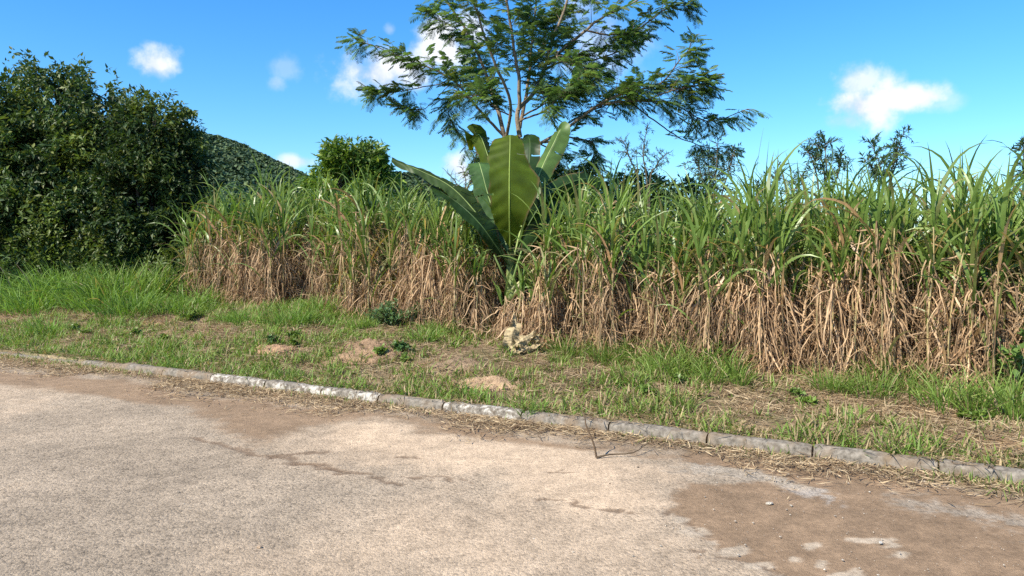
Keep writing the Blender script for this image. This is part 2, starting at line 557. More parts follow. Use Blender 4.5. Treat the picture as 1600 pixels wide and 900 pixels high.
w1 = ((fbm(U, D, 2.2, 5, 41) - .5) * .55, (fbm(U, D, 2.2, 5, 47) - .5) * .55)
w2 = ((fbm(U, D, 9, 4, 51) - .5) * .16, (fbm(U, D, 9, 4, 57) - .5) * .16)
n1, n2, n3 = fbm(U, D, .8, 4, 61), fbm(U, D, 5, 4, 71), fbm(U, D, 22, 3, 81)
grey = np.array([.385, .298, .214]); peach = np.array([.525, .385, .262]); brown = np.array([.265, .172, .104]); dkbrown = np.array([.19, .125, .08])
C = grey * (0.93 + .22 * (n1 - .5)[..., None] * 2)
C = np.broadcast_to(C, U.shape + (3,)).copy()
PX, PY = to_px(X, Y)
grit = np.full(U.shape, .85)


def lay(mask, col, g=None):
    global C, grit
    C = C * (1 - mask[..., None]) + np.asarray(col) * mask[..., None]
    if g is not None:
        grit = grit * (1 - mask) + g * mask


# peach dust over the middle of the road
m = inside([(380, 670), (560, 655), (760, 672), (950, 690), (1050, 745), (1060, 800), (1150, 870), (1250, 900), (1100, 960), (300, 980), (300, 880), (560, 800), (760, 760), (560, 735), (420, 700)], w1)
lay(sm(-.45, .55, m + (n2 - .5) * .5) * .62, peach, .5)
m = inside([(500, 675), (560, 660), (760, 680), (940, 700), (1050, 745), (1045, 800), (900, 820), (760, 740), (560, 720)], w1)
lay(sm(-.12, .35, m + (n2 - .5) * .4) * .8, peach * 1.08, .35)
# faint sandy drifts elsewhere
lay(sm(.55, .8, n1 + (n2 - .5) * .3) * .45, peach * .9, .6)
# brown soil along the kerb and in the hollow on the left
m = inside([(-900, 560), (-200, 566), (0, 578), (200, 596), (500, 640), (760, 665), (1000, 700), (1090, 722), (1120, 740), (1000, 712), (900, 702), (700, 680), (560, 658), (480, 668), (400, 690), (345, 672), (290, 640), (170, 622), (0, 604), (-300, 590)], w1)
lay(sm(-.10, .16, m + (n3 - .5) * .2) * .85, brown, .15)
# grey scoured gravel strip on the right
m = inside([(1060, 722), (1180, 730), (1330, 770), (1330, 800), (1290, 775), (1180, 752), (1050, 740)], w1)
lay(sm(-.06, .08, m + (n3 - .5) * .3) * .7, [.36, .30, .235], .9)
m = inside([(1080, 700), (1300, 730), (1600, 780), (1900, 830), (2100, 900), (1700, 960), (1400, 990), (1260, 915), (1190, 885), (1120, 862), (1075, 830), (1040, 790), (1065, 755), (1180, 752), (1290, 765), (1180, 735), (1060, 720)], w2)
B = sm(-.02, .05, m + (n3 - .5) * .08)
lay(B * .92, brown * (1 + .25 * (n2 - .5)[..., None]), .15)
m = inside([(1395, 778), (1500, 788), (1620, 812), (1800, 850), (1750, 866), (1600, 828), (1480, 806)], w1)
lay(sm(-.08, .1, m + (n3 - .5) * .35) * .7, [.33, .275, .215], .9)
m = inside([(1220, 758), (1290, 765), (1320, 790), (1290, 785)], w2)
lay(sm(-.02, .05, m + (n3 - .5) * .2) * .7, [.40, .35, .30], 1)
# bits of the old surface showing through the soil
for (px, py, rx, ry) in [(1083, 830, 26, 9), (1145, 858, 24, 8), (1062, 812, 16, 5), (1185, 884, 28, 8), (1360, 843, 42, 6), (1405, 865, 18, 5), (1273, 851, 13, 5), (1395, 852, 16, 4), (1340, 895, 14, 5), (1250, 873, 10, 4), (1310, 897, 22, 6), (1284, 880, 10, 5), (1110, 845, 12, 4)]:
    poly = [(px + rx * math.cos(a), py + ry * math.sin(a)) for a in np.linspace(0, 2 * math.pi, 10)[:-1]]
    m = inside(poly, (w2[0] * .6, w2[1] * .6))
    lay(sm(-.012, .012, m + (n3 - .5) * .03) * .9, [.47, .37, .27], .3)
crack_h = np.zeros(U.shape)
for pts, wd in [([(305, 683), (350, 695), (390, 706), (450, 716), (520, 736), (570, 742), (612, 755)], .05), ([(430, 712), (480, 706), (515, 708)], .05), ([(455, 722), (500, 726), (530, 738)], .05),
                ([(640, 744), (690, 747), (742, 757)], .022), ([(620, 712), (655, 715)], .03), ([(855, 779), (895, 783), (915, 792), (960, 796), (1000, 803)], .028),
                ([(1040, 797), (1075, 812), (1105, 838)], .014), ([(1060, 850), (1110, 868), (1170, 872), (1220, 892)], .012), ([(845, 735), (895, 738)], .014)]:
    dd = line_dist(pts, w2) + (n3 - .5) * .09
    lay((1 - sm(wd * .25, wd * 1.0, dd)) * .75, dkbrown * .95, .4)
    crack_h -= (1 - sm(0, wd, dd)) * .01
lay((1 - sm(-.75, -.1, -1 * (-D) * 1.0 + 0 * D) * 0) * 0, brown)
edge = 1 - sm(.05, .55, -D + (n2 - .5) * .5)
lay(edge * .8, [.215, .15, .095], .1)
C *= (1 + (n3 - .5) * .16)[..., None]
Z = (n1 - .5) * .02 + (n2 - .5) * .006 * (1 - B) + crack_h * .6 - B * .007 * sm(-.01, .03, 0 * B + 1)
Z *= (1 - sm(0, .2, D + .2))
Z = np.where((np.abs(U) > 14), 0, Z)
me = mesh_np('road', np.stack([X, Y, Z], -1).reshape(-1, 3), grid_faces(len(ru), len(rd)), C.reshape(-1, 3), True, M_ROAD)
ga = me.attributes.new('Grit', 'FLOAT', 'POINT'); ga.data.foreach_set('value', grit.ravel().astype(np.float32))
link('road', me, kind='structure')


# ------------------------------------------------------------------ kerb stones
def kerb_stone(u0, L, paint, seed, sink=0, yaw=0):
    r = np.random.default_rng(seed)
    # cross-section (distance from the road edge, height); rounded front top edge
    prof = np.array([[.0, -.12], [.0, .01], [.005, .052], [.012, .070], [.024, .082], [.045, .089], [.075, .091], [.098, .089], [.108, .078], [.11, -.12]])
    nl = 24
    ls = np.linspace(.004, L - .004, nl)
    V = np.zeros((nl, len(prof), 3))
    for i, a in enumerate(ls):
        e = min(a, L - a)
        q = prof.copy()
        sh = .012 * math.exp(-e / .015)
        q[2:9, 1] -= sh
        q[:, 0] += sh * .4 * (q[:, 0] < .06)
        q[:, 1] += (fbm(a, np.arange(len(prof)), 7, 3, seed) - .5) * .016 * (q[:, 1] > 0)
        q[:, 0] += (fbm(a + 9, np.arange(len(prof)) * .7, 9, 3, seed + 3) - .5) * .018
        V[i, :, 0] = a - L / 2; V[i, :, 1] = q[:, 0]; V[i, :, 2] = q[:, 1]
    F = grid_faces(nl, len(prof))
    V = V.reshape(-1, 3)
    # end caps
    k = len(prof); caps = []
    for b in (0, (nl - 1) * k):
        for j in range(1, k // 2):
            caps.append([b + j - 1, b + j, b + k - 1 - j, b + k - j])
    me = mesh_np('kerb_stone', V, np.vstack([F, np.array(caps)]), None, True, M_KERB)
    pa = me.attributes.new('Paint', 'FLOAT', 'POINT')
    pa.data.foreach_set('value', np.full(len(V), paint, np.float32))
    x, y = xy(u0 + L / 2, 0)
    o = bpy.data.objects.new('kerb_stone', me)
    COL.objects.link(o)
    o.location = (x, y, -sink)
    o.rotation_euler = (r.normal(0, .006), r.normal(0, .006), math.atan2(KD[1], KD[0]) + yaw + r.normal(0, .008))
    return o


def u_of(px, py):
    p = on_plane(px, py, .1); return float(ud(p[0], p[1])[0])


def px_of_u(u):
    x, y = xy(u, 0.05); c, s = math.cos(PITCH), math.sin(PITCH)
    z = .1 - EYE
    return CX + F_PX * x / (y * c - z * s)


u = -13.0
kn = 0
stones = []
while u < 7.5:
    L = float(np.random.default_rng(kn + 40).uniform(.74, .86))
    pxm = px_of_u(u + L / 2)
    paint = 0.0
    if 300 < pxm < 600: paint = .46
    elif 655 < pxm < 770: paint = .47
    elif 210 < pxm <= 300: paint = .18
    elif 1040 < pxm < 1180: paint = .26
    elif pxm > 1180: paint = .1
    sink = .05 if pxm < 150 else (.02 if pxm < 210 else 0)
    o = kerb_stone(u, L, paint, 100 + kn, sink)
    stones.append((pxm, o, paint))
    u += L + .006
    kn += 1
vis = [s for s in stones if -60 < s[0] < 1660]
for pxm, o, paint in stones:
    if pxm < 160:
        tag(o, 'sunken grey kerb stone half buried in dry grass at the far left of the kerb', 'kerb stone', 'sunken grey kerb stones at the far left')
    elif paint > .4 and pxm < 600:
        tag(o, 'kerb stone with worn white paint in the long painted run left of the sandy mound', 'kerb stone', 'white painted kerb stones left of the sandy mound')
    elif paint > .4:
        tag(o, 'short stretch of white painted kerb stone just below the sandy mound', 'kerb stone', 'white painted kerb stones below the sandy mound')
    elif pxm < 300:
        tag(o, 'bare grey kerb stone just left of the long white painted run', 'kerb stone', 'grey kerb stones left of the painted run')
    elif pxm < 700:
        tag(o, 'stained grey kerb stone between the two white painted runs', 'kerb stone', 'grey kerb stones between the painted runs')
    elif pxm < 1040:
        tag(o, 'bare grey kerb stone behind the fallen forked twig, right of the painted stones', 'kerb stone', 'grey kerb stones by the fallen twig')
    elif pxm < 1180:
        tag(o, 'grey kerb stone with pale flaking patches right of the fallen twig', 'kerb stone', 'flaking kerb stones right of the twig')
    else:
        tag(o, 'smooth grey kerb stone beside the brown soil at the right end of the kerb', 'kerb stone', 'smooth grey kerb stones at the right')

# ------------------------------------------------------------------ short grass and straw on the verge
def col_mix(n, a, b, r=None):
    t = (rng.random(n) if r is None else r)[:, None]
    return np.array(a) * (1 - t) + np.array(b) * t


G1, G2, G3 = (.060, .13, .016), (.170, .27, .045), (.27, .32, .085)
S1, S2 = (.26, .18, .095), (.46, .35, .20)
N = 150000
u = rng.uniform(-14, 8.5, N); d = .09 + 4.2 * rng.random(N) ** 1.1
bn = bare_at(u, d)
gn = fbm(u, d, 1.9, 3, 91) * .6 + fbm(u, d, 7, 2, 95) * .4
gleft = sm(2, -5, u) * .75 + .25
# more grass on the left and next to the kerb, less under the canes and on bare soil
prob = .05 + .95 * sm(.44, .63, gn + .13 * gleft + .12 * np.exp(-((d - .25) / .3) ** 2))
prob *= (1 - .93 * bn)
prob *= 1 - sm(2.9, 3.6, d) * (.9 - .75 * sm(-4.5, -6, u))
keep = rng.random(N) < prob
u, d, gn = u[keep], d[keep], gn[keep]
n = len(u)
X_, Y_ = xy(u, d)
P = np.stack([X_, Y_, height(u, d) - .005], -1)
tall = .04 + .10 * rng.random(n) ** 2 + .13 * sm(.5, .66, gn) * rng.random(n) + .10 * sm(2.0, 3.4, d) * rng.random(n)
isdry = rng.random(n) < np.clip(.52 - .6 * (gn - .45) - .30 * sm(2, -4, u), .08, .75)
c0 = col_mix(n, G1, G2); c1 = col_mix(n, G2, G3)
c0[isdry] = col_mix(isdry.sum(), S1, S2); c1[isdry] = col_mix(isdry.sum(), S1, S2)
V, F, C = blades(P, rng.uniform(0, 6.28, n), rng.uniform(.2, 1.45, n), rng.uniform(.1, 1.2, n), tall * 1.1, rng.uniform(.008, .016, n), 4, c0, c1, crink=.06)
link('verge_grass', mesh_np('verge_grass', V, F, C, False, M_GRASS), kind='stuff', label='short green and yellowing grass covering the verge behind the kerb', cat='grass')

# fallen straw: thin dry blades lying flat
def straw(name, u, d, z, label, lo=.06, hi=.26, w=.005):
    n = len(u)
    X_, Y_ = xy(u, d)
    P = np.stack([X_, Y_, z + rng.uniform(.003, .022, n)], -1)
    c = col_mix(n, (.23, .155, .085), (.55, .42, .26)); 
    k = rng.random(n) < .25; c[k] = col_mix(k.sum(), (.12, .08, .05), (.25, .16, .09))
    V, F, C = blades(P, rng.uniform(0, 6.28, n), rng.uniform(1.35, 1.58, n), rng.normal(0, .12, n), rng.uniform(lo, hi, n), rng.uniform(w, w * 2.2, n), 3, c, c * .95, crink=.12)
    return link(name, mesh_np(name, V, F, C, False, M_DRY), kind='stuff', label=label, cat='straw')


N = 120000
u = rng.uniform(-13, 8.5, N); d = .15 + 3.6 * rng.random(N) ** .8
k = rng.random(N) < .30 + .70 * np.maximum(sm(.42, .62, fbm(u, d, 1.6, 3, 21)), bare_at(u, d) * .9)
u, d = u[k], d[k]
straw('dry_straw', u, d, height(u, d), 'dry straw scattered over the verge between the kerb and the canes')
N = 34000
u = rng.uniform(-13, 7.8, N); d = -np.abs(rng.normal(0, .23, N)) - .01
wd = .25 + .75 * sm(.3, .62, fbm(u, d * 0, 1.1, 3, 121)) * (1 - .7 * sm(2.2, 3.4, u))
d = d * (0.35 + 1.0 * wd)
k = rng.random(N) < wd
u, d = u[k], d[k]
straw('gutter_straw', u, d, 0 * u, 'dry grass litter lying in the gutter along the road side of the kerb', .04, .15, .005)
N = 2600
u = rng.uniform(-13, 7.8, N); d = rng.uniform(.0, .14, N)
k = rng.random(N) < .08 + .92 * sm(.5, .68, fbm(u, d * 0, 1.7, 3, 141)) + .8 * sm(-5, -6, u)
u, d = u[k], d[k]
straw('kerb_straw', u, d, 0 * u + .086, 'stray dry grass blades lying across the top of the kerb', .05, .16, .004)
# green runners in the gutter
N = 16000
u = rng.uniform(-13, 7.8, N); d = -np.abs(rng.normal(0, .15, N)) - .005
gq = fbm(u, d * 0 + 3, 1.4, 3, 131)
strong = np.exp(-((u - 4.15) / .75) ** 2) * 1.0 + np.exp(-((u - 5.6) / .45) ** 2) * .7 + .45 * sm(-4, -7, u)
k = rng.random(N) < np.clip(.15 * sm(.4, .6, gq) + strong, 0, 1)
u, d = u[k], d[k] * (0.6 + .6 * np.clip(strong[k], 0, 1))
n = len(u); X_, Y_ = xy(u, d); P = np.stack([X_, Y_, 0 * u + .002], -1)
dr = rng.random(n) < .35
c0 = col_mix(n, G1, G2); c1 = col_mix(n, G2, G3); c0[dr] = col_mix(dr.sum(), S1, S2); c1[dr] = c0[dr]
V, F, C = blades(P, rng.uniform(0, 6.28, n), rng.uniform(.3, 1.5, n), rng.uniform(.0, .8, n), rng.uniform(.03, .11, n), rng.uniform(.005, .009, n), 3, c0, c1)
link('gutter_grass', mesh_np('gutter_grass', V, F, C, False, M_GRASS), kind='stuff', label='low green grass creeping out of the gutter onto the road', cat='grass')

# small gravel on the soil patches of the road
N = 5200
pu = rng.uniform(-8, 7, N); pd = -rng.uniform(.1, 3.6, N)
acc = Acc()
oct_v = np.array([[1, 0, 0], [-1, 0, 0], [0, 1, 0], [0, -1, 0], [0, 0, 1], [0, 0, -1]], float)
oct_f = np.array([[0, 2, 4], [2, 1, 4], [1, 3, 4], [3, 0, 4], [2, 0, 5], [1, 2, 5], [3, 1, 5], [0, 3, 5]])
for i in range(N):
    x, y = xy(pu[i], pd[i])
    if not (pu[i] > 1.9 or rng.random() < .12):
        continue
    s = .0028 + .007 * rng.random() ** 5
    acc.add(oct_v * rng.uniform(.6, 1.2, (6, 3)) * s * np.array([1, 1, .6]) + [x, y, s * .3], oct_f, np.array([.55, .47, .38]) * rng.uniform(.55, 1.15))
link('road_gravel', acc.mesh('road_gravel', M_MOUND), kind='stuff', label='tiny pale gravel scattered over the brown soil on the road', cat='gravel')

# ------------------------------------------------------------------ mounds, stones, twig, dead leaves
def mound(px, py, rx, ry, h, col, label, seed):
    p = ground_at(px, py)
    n = 44
    a = np.linspace(-1, 1, n); A, B = np.meshgrid(a, a, indexing='ij')
    R = np.hypot(A, B) + (fbm(A + 5, B + 5, 2.6, 4, seed) - .5) * .9
    hh = h * np.clip(1 - R ** 2, 0, 1) ** .8 * (1 + (fbm(A + 3, B, 5, 3, seed + 1) - .5) * 1.6) + (fbm(A, B, 14, 2, seed + 2) - .5) * .03
    X_, Y_ = A * rx + p[0], B * ry + p[1]
    Z_ = gz(X_, Y_) + hh - .05 * sm(.75, 1.05, R) - .03 * (R > .98)
    c = np.array(col) * (1 + (fbm(A, B, 6, 3, seed + 5) - .5) * .5)[..., None]
    V = np.stack([X_ - p[0], Y_ - p[1], Z_ - p[2]], -1).reshape(-1, 3)
    return link('earth_mound', mesh_np('earth_mound', V, grid_faces(n, n), c.reshape(-1, 3), True, M_MOUND), loc=p, label=label, cat='mound')


mound(766, 602, .40, .28, .06, (.42, .28, .17), 'low sandy mound of loose earth near the kerb, below the banana plant', 5)
mound(572, 552, .46, .50, .065, (.31, .20, .12), 'reddish heap of loose earth in the middle of the verge', 6)
mound(428, 549, .32, .26, .06, (.38, .235, .14), 'small flat patch of turned reddish earth at the left of the verge', 7)
mound(716, 572, .36, .34, .045, (.29, .20, .125), 'flat mound of dry earth and straw left of the dead banana leaf', 8)


def stone(px, py, s, col, label, sq=.45, onroad=True):
    p = on_plane(px, py) if onroad else ground_at(px, py)
    import bmesh
    bm = bmesh.new(); bmesh.ops.create_icosphere(bm, subdivisions=2, radius=1)
    r = np.random.default_rng(int(px))
    st = np.array([1.2, .8, sq]) * s
    for v in bm.verts:
        k = 1 + .25 * (float(vnoise(v.co.x * 1.7 + px, v.co.y * 1.7 + v.co.z * 2, 3)) - .5) * 2
        v.co = Vector((v.co.x * st[0] * k, v.co.y * st[1] * k, v.co.z * st[2] * k))
    me = bpy.data.meshes.new('stone'); bm.to_mesh(me); bm.free()
    ca = me.attributes.new('Col', 'FLOAT_COLOR', 'POINT')
    ca.data.foreach_set('color', np.tile(np.array([*col, 1], np.float32), len(me.vertices)))
    me.materials.append(M_MOUND)
    o = link('stone', me, loc=(p[0], p[1], p[2] + st[2] * .35), label=label, cat='stone')
    o.rotation_euler.z = r.uniform(0, 3)
    return o


stone(1202, 787, .021, (.52, .45, .37), 'largest pale pebble on the brown soil patch of the road')
stone(1236, 790, .010, (.50, .43, .35), 'small pale pebble right of the largest pebble on the soil patch')
stone(1376, 848, .012, (.55, .50, .44), 'tiny pale pebble on the worn patch at the lower right of the road')
stone(997, 731, .012, (.07, .055, .045), 'small dark pebble on the peach dust right below the forked twig')
stone(953, 756, .008, (.09, .07, .05), 'tiny dark pebble on the peach dust left of the soil patch')
stone(405, 855, .014, (.52, .37, .25), 'pale peach pebble at the bottom left of the road')

# forked twig lying with one arm in the air
def twig():
    b = on_plane(932, 715, .012)
    acc = Acc()
    a1 = spline([b, b + [-.02, .02, .10], b + [-.07, .07, .22], b + [-.08, .09, .29], b + [-.10, .15, .32]], 12)
    acc.add(*tube(a1, np.linspace(.0085, .0028, 12), 6, (.12, .08, .05)))
    me = acc.mesh('upright_arm', M_BARK, True)
    root = bpy.data.objects.new('twig', None); COL.objects.link(root); root.location = b
    tag(root, 'thin dry forked twig lying on the road edge with one arm raised', 'twig')
    for mm_ in [me]:
        pass
    me.transform(Matrix.Translation(-Vector(b)))
    link('stem', me, root)
    acc = Acc()
    a2 = spline([b, b + [.10, .03, .015], b + [.28, .06, .02], b + [.42, .22, .05]], 10)
    acc.add(*tube(a2, np.linspace(.008, .0025, 10), 6, (.13, .09, .055)))
    me = acc.mesh('side_stem', M_BARK, True); me.transform(Matrix.Translation(-Vector(b)))
    link('side_stem', me, root)


twig()


def strap_surface(mid, wl, wr, nrm, ns=60, nc=7, fold=.12, ripple=.004, wave=.02, tears=(), col=(.05, .11, .02), col_rib=(.30, .36, .12), crumple=0, seed=0, colvar=.25):
    """broad leaf blade: mid = midrib points, wl / wr = [(s, width)], nrm = facing direction.  Returns blade and midrib pieces"""
    r = np.random.default_rng(seed)
    m = spline(mid, ns)
    T = np.gradient(m, axis=0); T /= np.linalg.norm(T, axis=1)[:, None]
    s = np.linspace(0, 1, ns)
    nrm = np.asarray(nrm, float)
    if nrm.ndim == 2:
        NN = np.stack([np.interp(s, np.linspace(0, 1, len(nrm)), nrm[:, k]) for k in range(3)], -1)
    else:
        NN = np.broadcast_to(nrm, m.shape)
    B = np.cross(T, NN); B /= np.linalg.norm(B, axis=1)[:, None] + 1e-9
    NN = np.cross(B, T)
    WL = np.interp(s, *zip(*wl)); WR = np.interp(s, *zip(*wr))
    c = np.linspace(-1, 1, 2 * nc + 1)
    w = np.where(c[None] < 0, WL[:, None], WR[:, None]) * np.abs(c)[None]
    off = np.sign(c)[None] * w
    w = w * (1 + (fbm(s[:, None] * 22 + seed, np.sign(c)[None] * 5 + 0 * s[:, None], 1, 3, seed + 6) - .5) * .22)
    off = np.sign(c)[None] * w
    lift = w * fold + ripple * np.sin(s[:, None] * 110 + np.abs(c)[None] * 5) * np.abs(c)[None] ** .5
    lift = lift + wave * np.abs(c)[None] ** 2 * (np.sin(s[:, None] * 11 + seed + (c[None] > 0) * 2.1) + .6 * np.sin(s[:, None] * 23 + seed * 2 + (c[None] > 0)))
    if crumple:
        ss, cc = np.meshgrid(s, c, indexing='ij')
        lift = lift + (fbm(ss * 4 + seed, cc * 2 + 7, 2.2, 4, seed) - .5) * crumple
        off = off + (fbm(ss * 4 + seed, cc * 2 + 17, 2.5, 4, seed + 4) - .5) * crumple
    V = m[:, None] + B[:, None] * off[..., None] + NN[:, None] * lift[..., None]
    edge = 1 + (fbm(s[:, None] * 30 + 0 * c[None], c[None] * 1.5, 1, 2, seed + 9) - .5) * colvar * 2
    C = np.array(col)[None, None] * edge[..., None]
    if not crumple:      # dry brown nicks along the rim
        nb = sm(.50, .62, fbm(s[:, None] * 14 + seed, np.sign(c)[None] * 3 + 0 * s[:, None], 1, 3, seed + 2)) * (np.abs(c)[None] > .95)
        C = C * (1 - nb[..., None]) + np.array([.20, .13, .06]) * nb[..., None]
    F = grid_faces(ns, len(c))
    fi = np.arange(len(F)) // (len(c) - 1); fj = np.arange(len(F)) % (len(c) - 1)
    keep = np.ones(len(F), bool)
    cm = (c[:-1] + c[1:]) / 2
    for (st, side, cut) in tears:
        row = int(st * (ns - 1))
        keep &= ~((fi == row) & (np.sign(cm[fj]) == side) & (np.abs(cm[fj]) > cut))
        # the flap beyond a tear drops a little
        sel = (np.arange(ns) > row)[:, None] & (np.arange(ns) < row + 7)[:, None] & (np.sign(c) == side)[None] & (np.abs(c) > cut)[None]
        V[sel] += NN.mean(0) * .0 - np.array([0, 0, .012])
    rib = tube(m - NN * .004, np.interp(s, [0, .3, 1], [.016, .011, .003]), 6, col_rib)
    return (V.reshape(-1, 3), F[keep], C.reshape(-1, 3)), rib


def add_leaf(root, base, name, sf, mat, ribmat, ribname='midrib'):
    (V, F, C), rib = sf
    o = link(name, mesh_np(name, V - base, F, C, True, mat), root)
    r = link(ribname, mesh_np(ribname, rib[0] - base, rib[1], rib[2], True, ribmat), o)
    return o


# ------------------------------------------------------------------ banana plant
BY = 10.9
base = at(800, 505, BY); base[2] = float(gz(base[0], base[1]))
banana = bpy.data.objects.new('banana_plant', None); COL.objects.link(banana); banana.location = base
tag(banana, 'large banana plant with one broad upright leaf facing the road among the canes', 'banana plant')
acc = Acc()
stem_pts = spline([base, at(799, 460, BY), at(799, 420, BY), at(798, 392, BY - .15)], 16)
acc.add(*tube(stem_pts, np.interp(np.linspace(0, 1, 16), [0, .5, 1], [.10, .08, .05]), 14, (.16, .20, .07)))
acc.C[0] = np.where((acc.V[0][:, 2] < base[2] + .55)[:, None], np.array([.09, .065, .04]), acc.C[0])  # foot of the stem painted dark brown: shade in the colour, plus old dry sheaths
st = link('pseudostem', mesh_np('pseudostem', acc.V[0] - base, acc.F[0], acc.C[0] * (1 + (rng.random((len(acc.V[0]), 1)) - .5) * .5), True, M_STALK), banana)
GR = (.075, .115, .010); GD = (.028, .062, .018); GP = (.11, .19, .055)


def A(px, py, Y): return at(px, py, Y)
def pxm(v, Y): return v * Y / F_PX


# main leaf, upright, facing the camera, its end bent over backwards
W = lambda Y, *pairs: [(a, pxm(b, Y)) for a, b in pairs]
add_leaf(banana, base, 'leaf', strap_surface(
    [A(798, 392, 10.75), A(797, 378, 10.6), A(796, 330, 10.35), A(796, 270, 10.3), A(797, 230, 10.35), A(797, 211, 10.5), A(797, 219, 10.95), A(797, 245, 11.3)],
    W(10.3, (0, 1), (.1, 2), (.16, 10), (.23, 22), (.3, 29), (.45, 33), (.56, 33), (.63, 29), (.69, 17), (.72, 10), (.85, 14), (1, 2)),
    W(10.3, (0, 1), (.1, 2), (.16, 10), (.23, 21), (.3, 33), (.36, 43), (.41, 44), (.455, 36), (.5, 27), (.56, 22), (.66, 18), (.72, 10), (.85, 14), (1, 2)),
    [(.05, -1, .25)] * 5 + [(.05, -.2, 1), (.0, 1, .2), (0, 1, 0)], 120, 9, -.12, .006, .03,
    ((.35, -1, .8), (.27, -1, .75), (.53, 1, .45), (.22, 1, .8)), (.10, .145, .012), (.22, .29, .06), seed=3), M_BANANA, M_STALK)
# long leaf arching to the left with its tip against the sky
add_leaf(banana, base, 'leaf', strap_surface(
    [A(796, 410, 10.85), A(772, 372, 10.7), A(742, 330, 10.7), A(705, 292, 10.8), A(660, 268, 10.9), A(612, 249, 11.0)],
    W(10.8, (0, 2), (.1, 3), (.2, 10), (.5, 16), (.75, 12), (.93, 6), (1, 1)), W(10.8, (0, 2), (.1, 3), (.2, 22), (.5, 30), (.72, 17), (.93, 7), (1, 1)),
    [(.75, -.65, .0), (.75, -.6, .1), (.5, -.6, .3), (.1, -.6, .8)], 90, 7, -.35, .004, .03,
    ((.45, 1, .3), (.6, 1, .25), (.7, 1, .5), (.52, -1, .5)), (.06, .10, .03), (.2, .26, .08), seed=7), M_BANANA, M_STALK)
add_leaf(banana, base, 'leaf', strap_surface(
    [A(796, 415, 10.7), A(776, 385, 10.5), A(752, 352, 10.4), A(722, 322, 10.5), A(690, 300, 10.8), A(668, 285, 11)],
    W(10.6, (0, 2), (.12, 4), (.3, 14), (.6, 18), (.9, 10), (1, 2)), W(10.6, (0, 2), (.12, 4), (.3, 26), (.6, 30), (.85, 16), (1, 2)),
    (.8, -.6, .05), 80, 7, -.25, .004, .025, ((.4, 1, .2), (.55, 1, .3), (.68, 1, .3)), GD, (.07, .12, .035), seed=9), M_BANANA, M_STALK)
# pale leaf behind the main one, on the left
add_leaf(banana, base, 'leaf', strap_surface(
    [A(797, 400, 11.1), A(783, 360, 11.3), A(766, 315, 11.45), A(754, 272, 11.5), A(748, 254, 11.7), A(745, 262, 12)],
    W(11.4, (0, 2), (.15, 8), (.4, 20), (.8, 18), (1, 5)), W(11.4, (0, 2), (.15, 10), (.4, 26), (.8, 26), (1, 8)),
    [(.1, -1, .15), (.1, -1, .2), (0, -.3, 1)], 70, 6, -.1, .004, .02, ((.45, -1, .4), (.62, -1, .6)), (.085, .165, .055), (.25, .32, .12), seed=12), M_BANANA, M_STALK)
# narrow rising leaf on the right, its upper end folded over
add_leaf(banana, base, 'leaf', strap_surface(
    [A(803, 402, 10.9), A(816, 350, 11.0), A(832, 300, 11.1), A(850, 255, 11.2), A(866, 222, 11.25), A(876, 202, 11.3), A(868, 236, 11.8)],
    W(11.1, (0, 2), (.12, 4), (.3, 10), (.5, 13), (.7, 13), (.85, 12), (1, 4)), W(11.1, (0, 2), (.12, 4), (.3, 12), (.5, 18), (.7, 18), (.85, 14), (1, 4)),
    (-.55, -1, .25), 80, 6, -.45, .004, .02, ((.4, 1, .2), (.6, 1, .3)), (.10, .17, .045), (.25, .32, .1), seed=15), M_BANANA, M_STALK)
# dark leaf drooping to the right
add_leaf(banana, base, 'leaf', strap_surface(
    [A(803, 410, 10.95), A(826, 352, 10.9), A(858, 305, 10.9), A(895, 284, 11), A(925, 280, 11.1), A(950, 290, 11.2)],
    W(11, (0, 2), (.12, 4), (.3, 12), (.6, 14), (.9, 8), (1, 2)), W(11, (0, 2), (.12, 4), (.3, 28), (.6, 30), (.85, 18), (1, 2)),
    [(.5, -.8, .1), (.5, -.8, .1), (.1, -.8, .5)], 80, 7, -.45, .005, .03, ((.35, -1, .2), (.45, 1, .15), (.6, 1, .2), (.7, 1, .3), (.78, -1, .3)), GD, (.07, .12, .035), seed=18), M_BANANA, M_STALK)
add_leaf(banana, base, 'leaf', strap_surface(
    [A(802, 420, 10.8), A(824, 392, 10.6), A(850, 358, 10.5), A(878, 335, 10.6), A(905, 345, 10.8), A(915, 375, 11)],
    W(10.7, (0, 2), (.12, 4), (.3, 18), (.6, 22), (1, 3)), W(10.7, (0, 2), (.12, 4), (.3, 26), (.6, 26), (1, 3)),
    (.55, -.8, .1), 70, 7, -.4, .005, .03, ((.35, 1, .2), (.5, 1, .2), (.6, 1, .2)), GD, (.07, .12, .035), seed=21), M_BANANA, M_STALK)
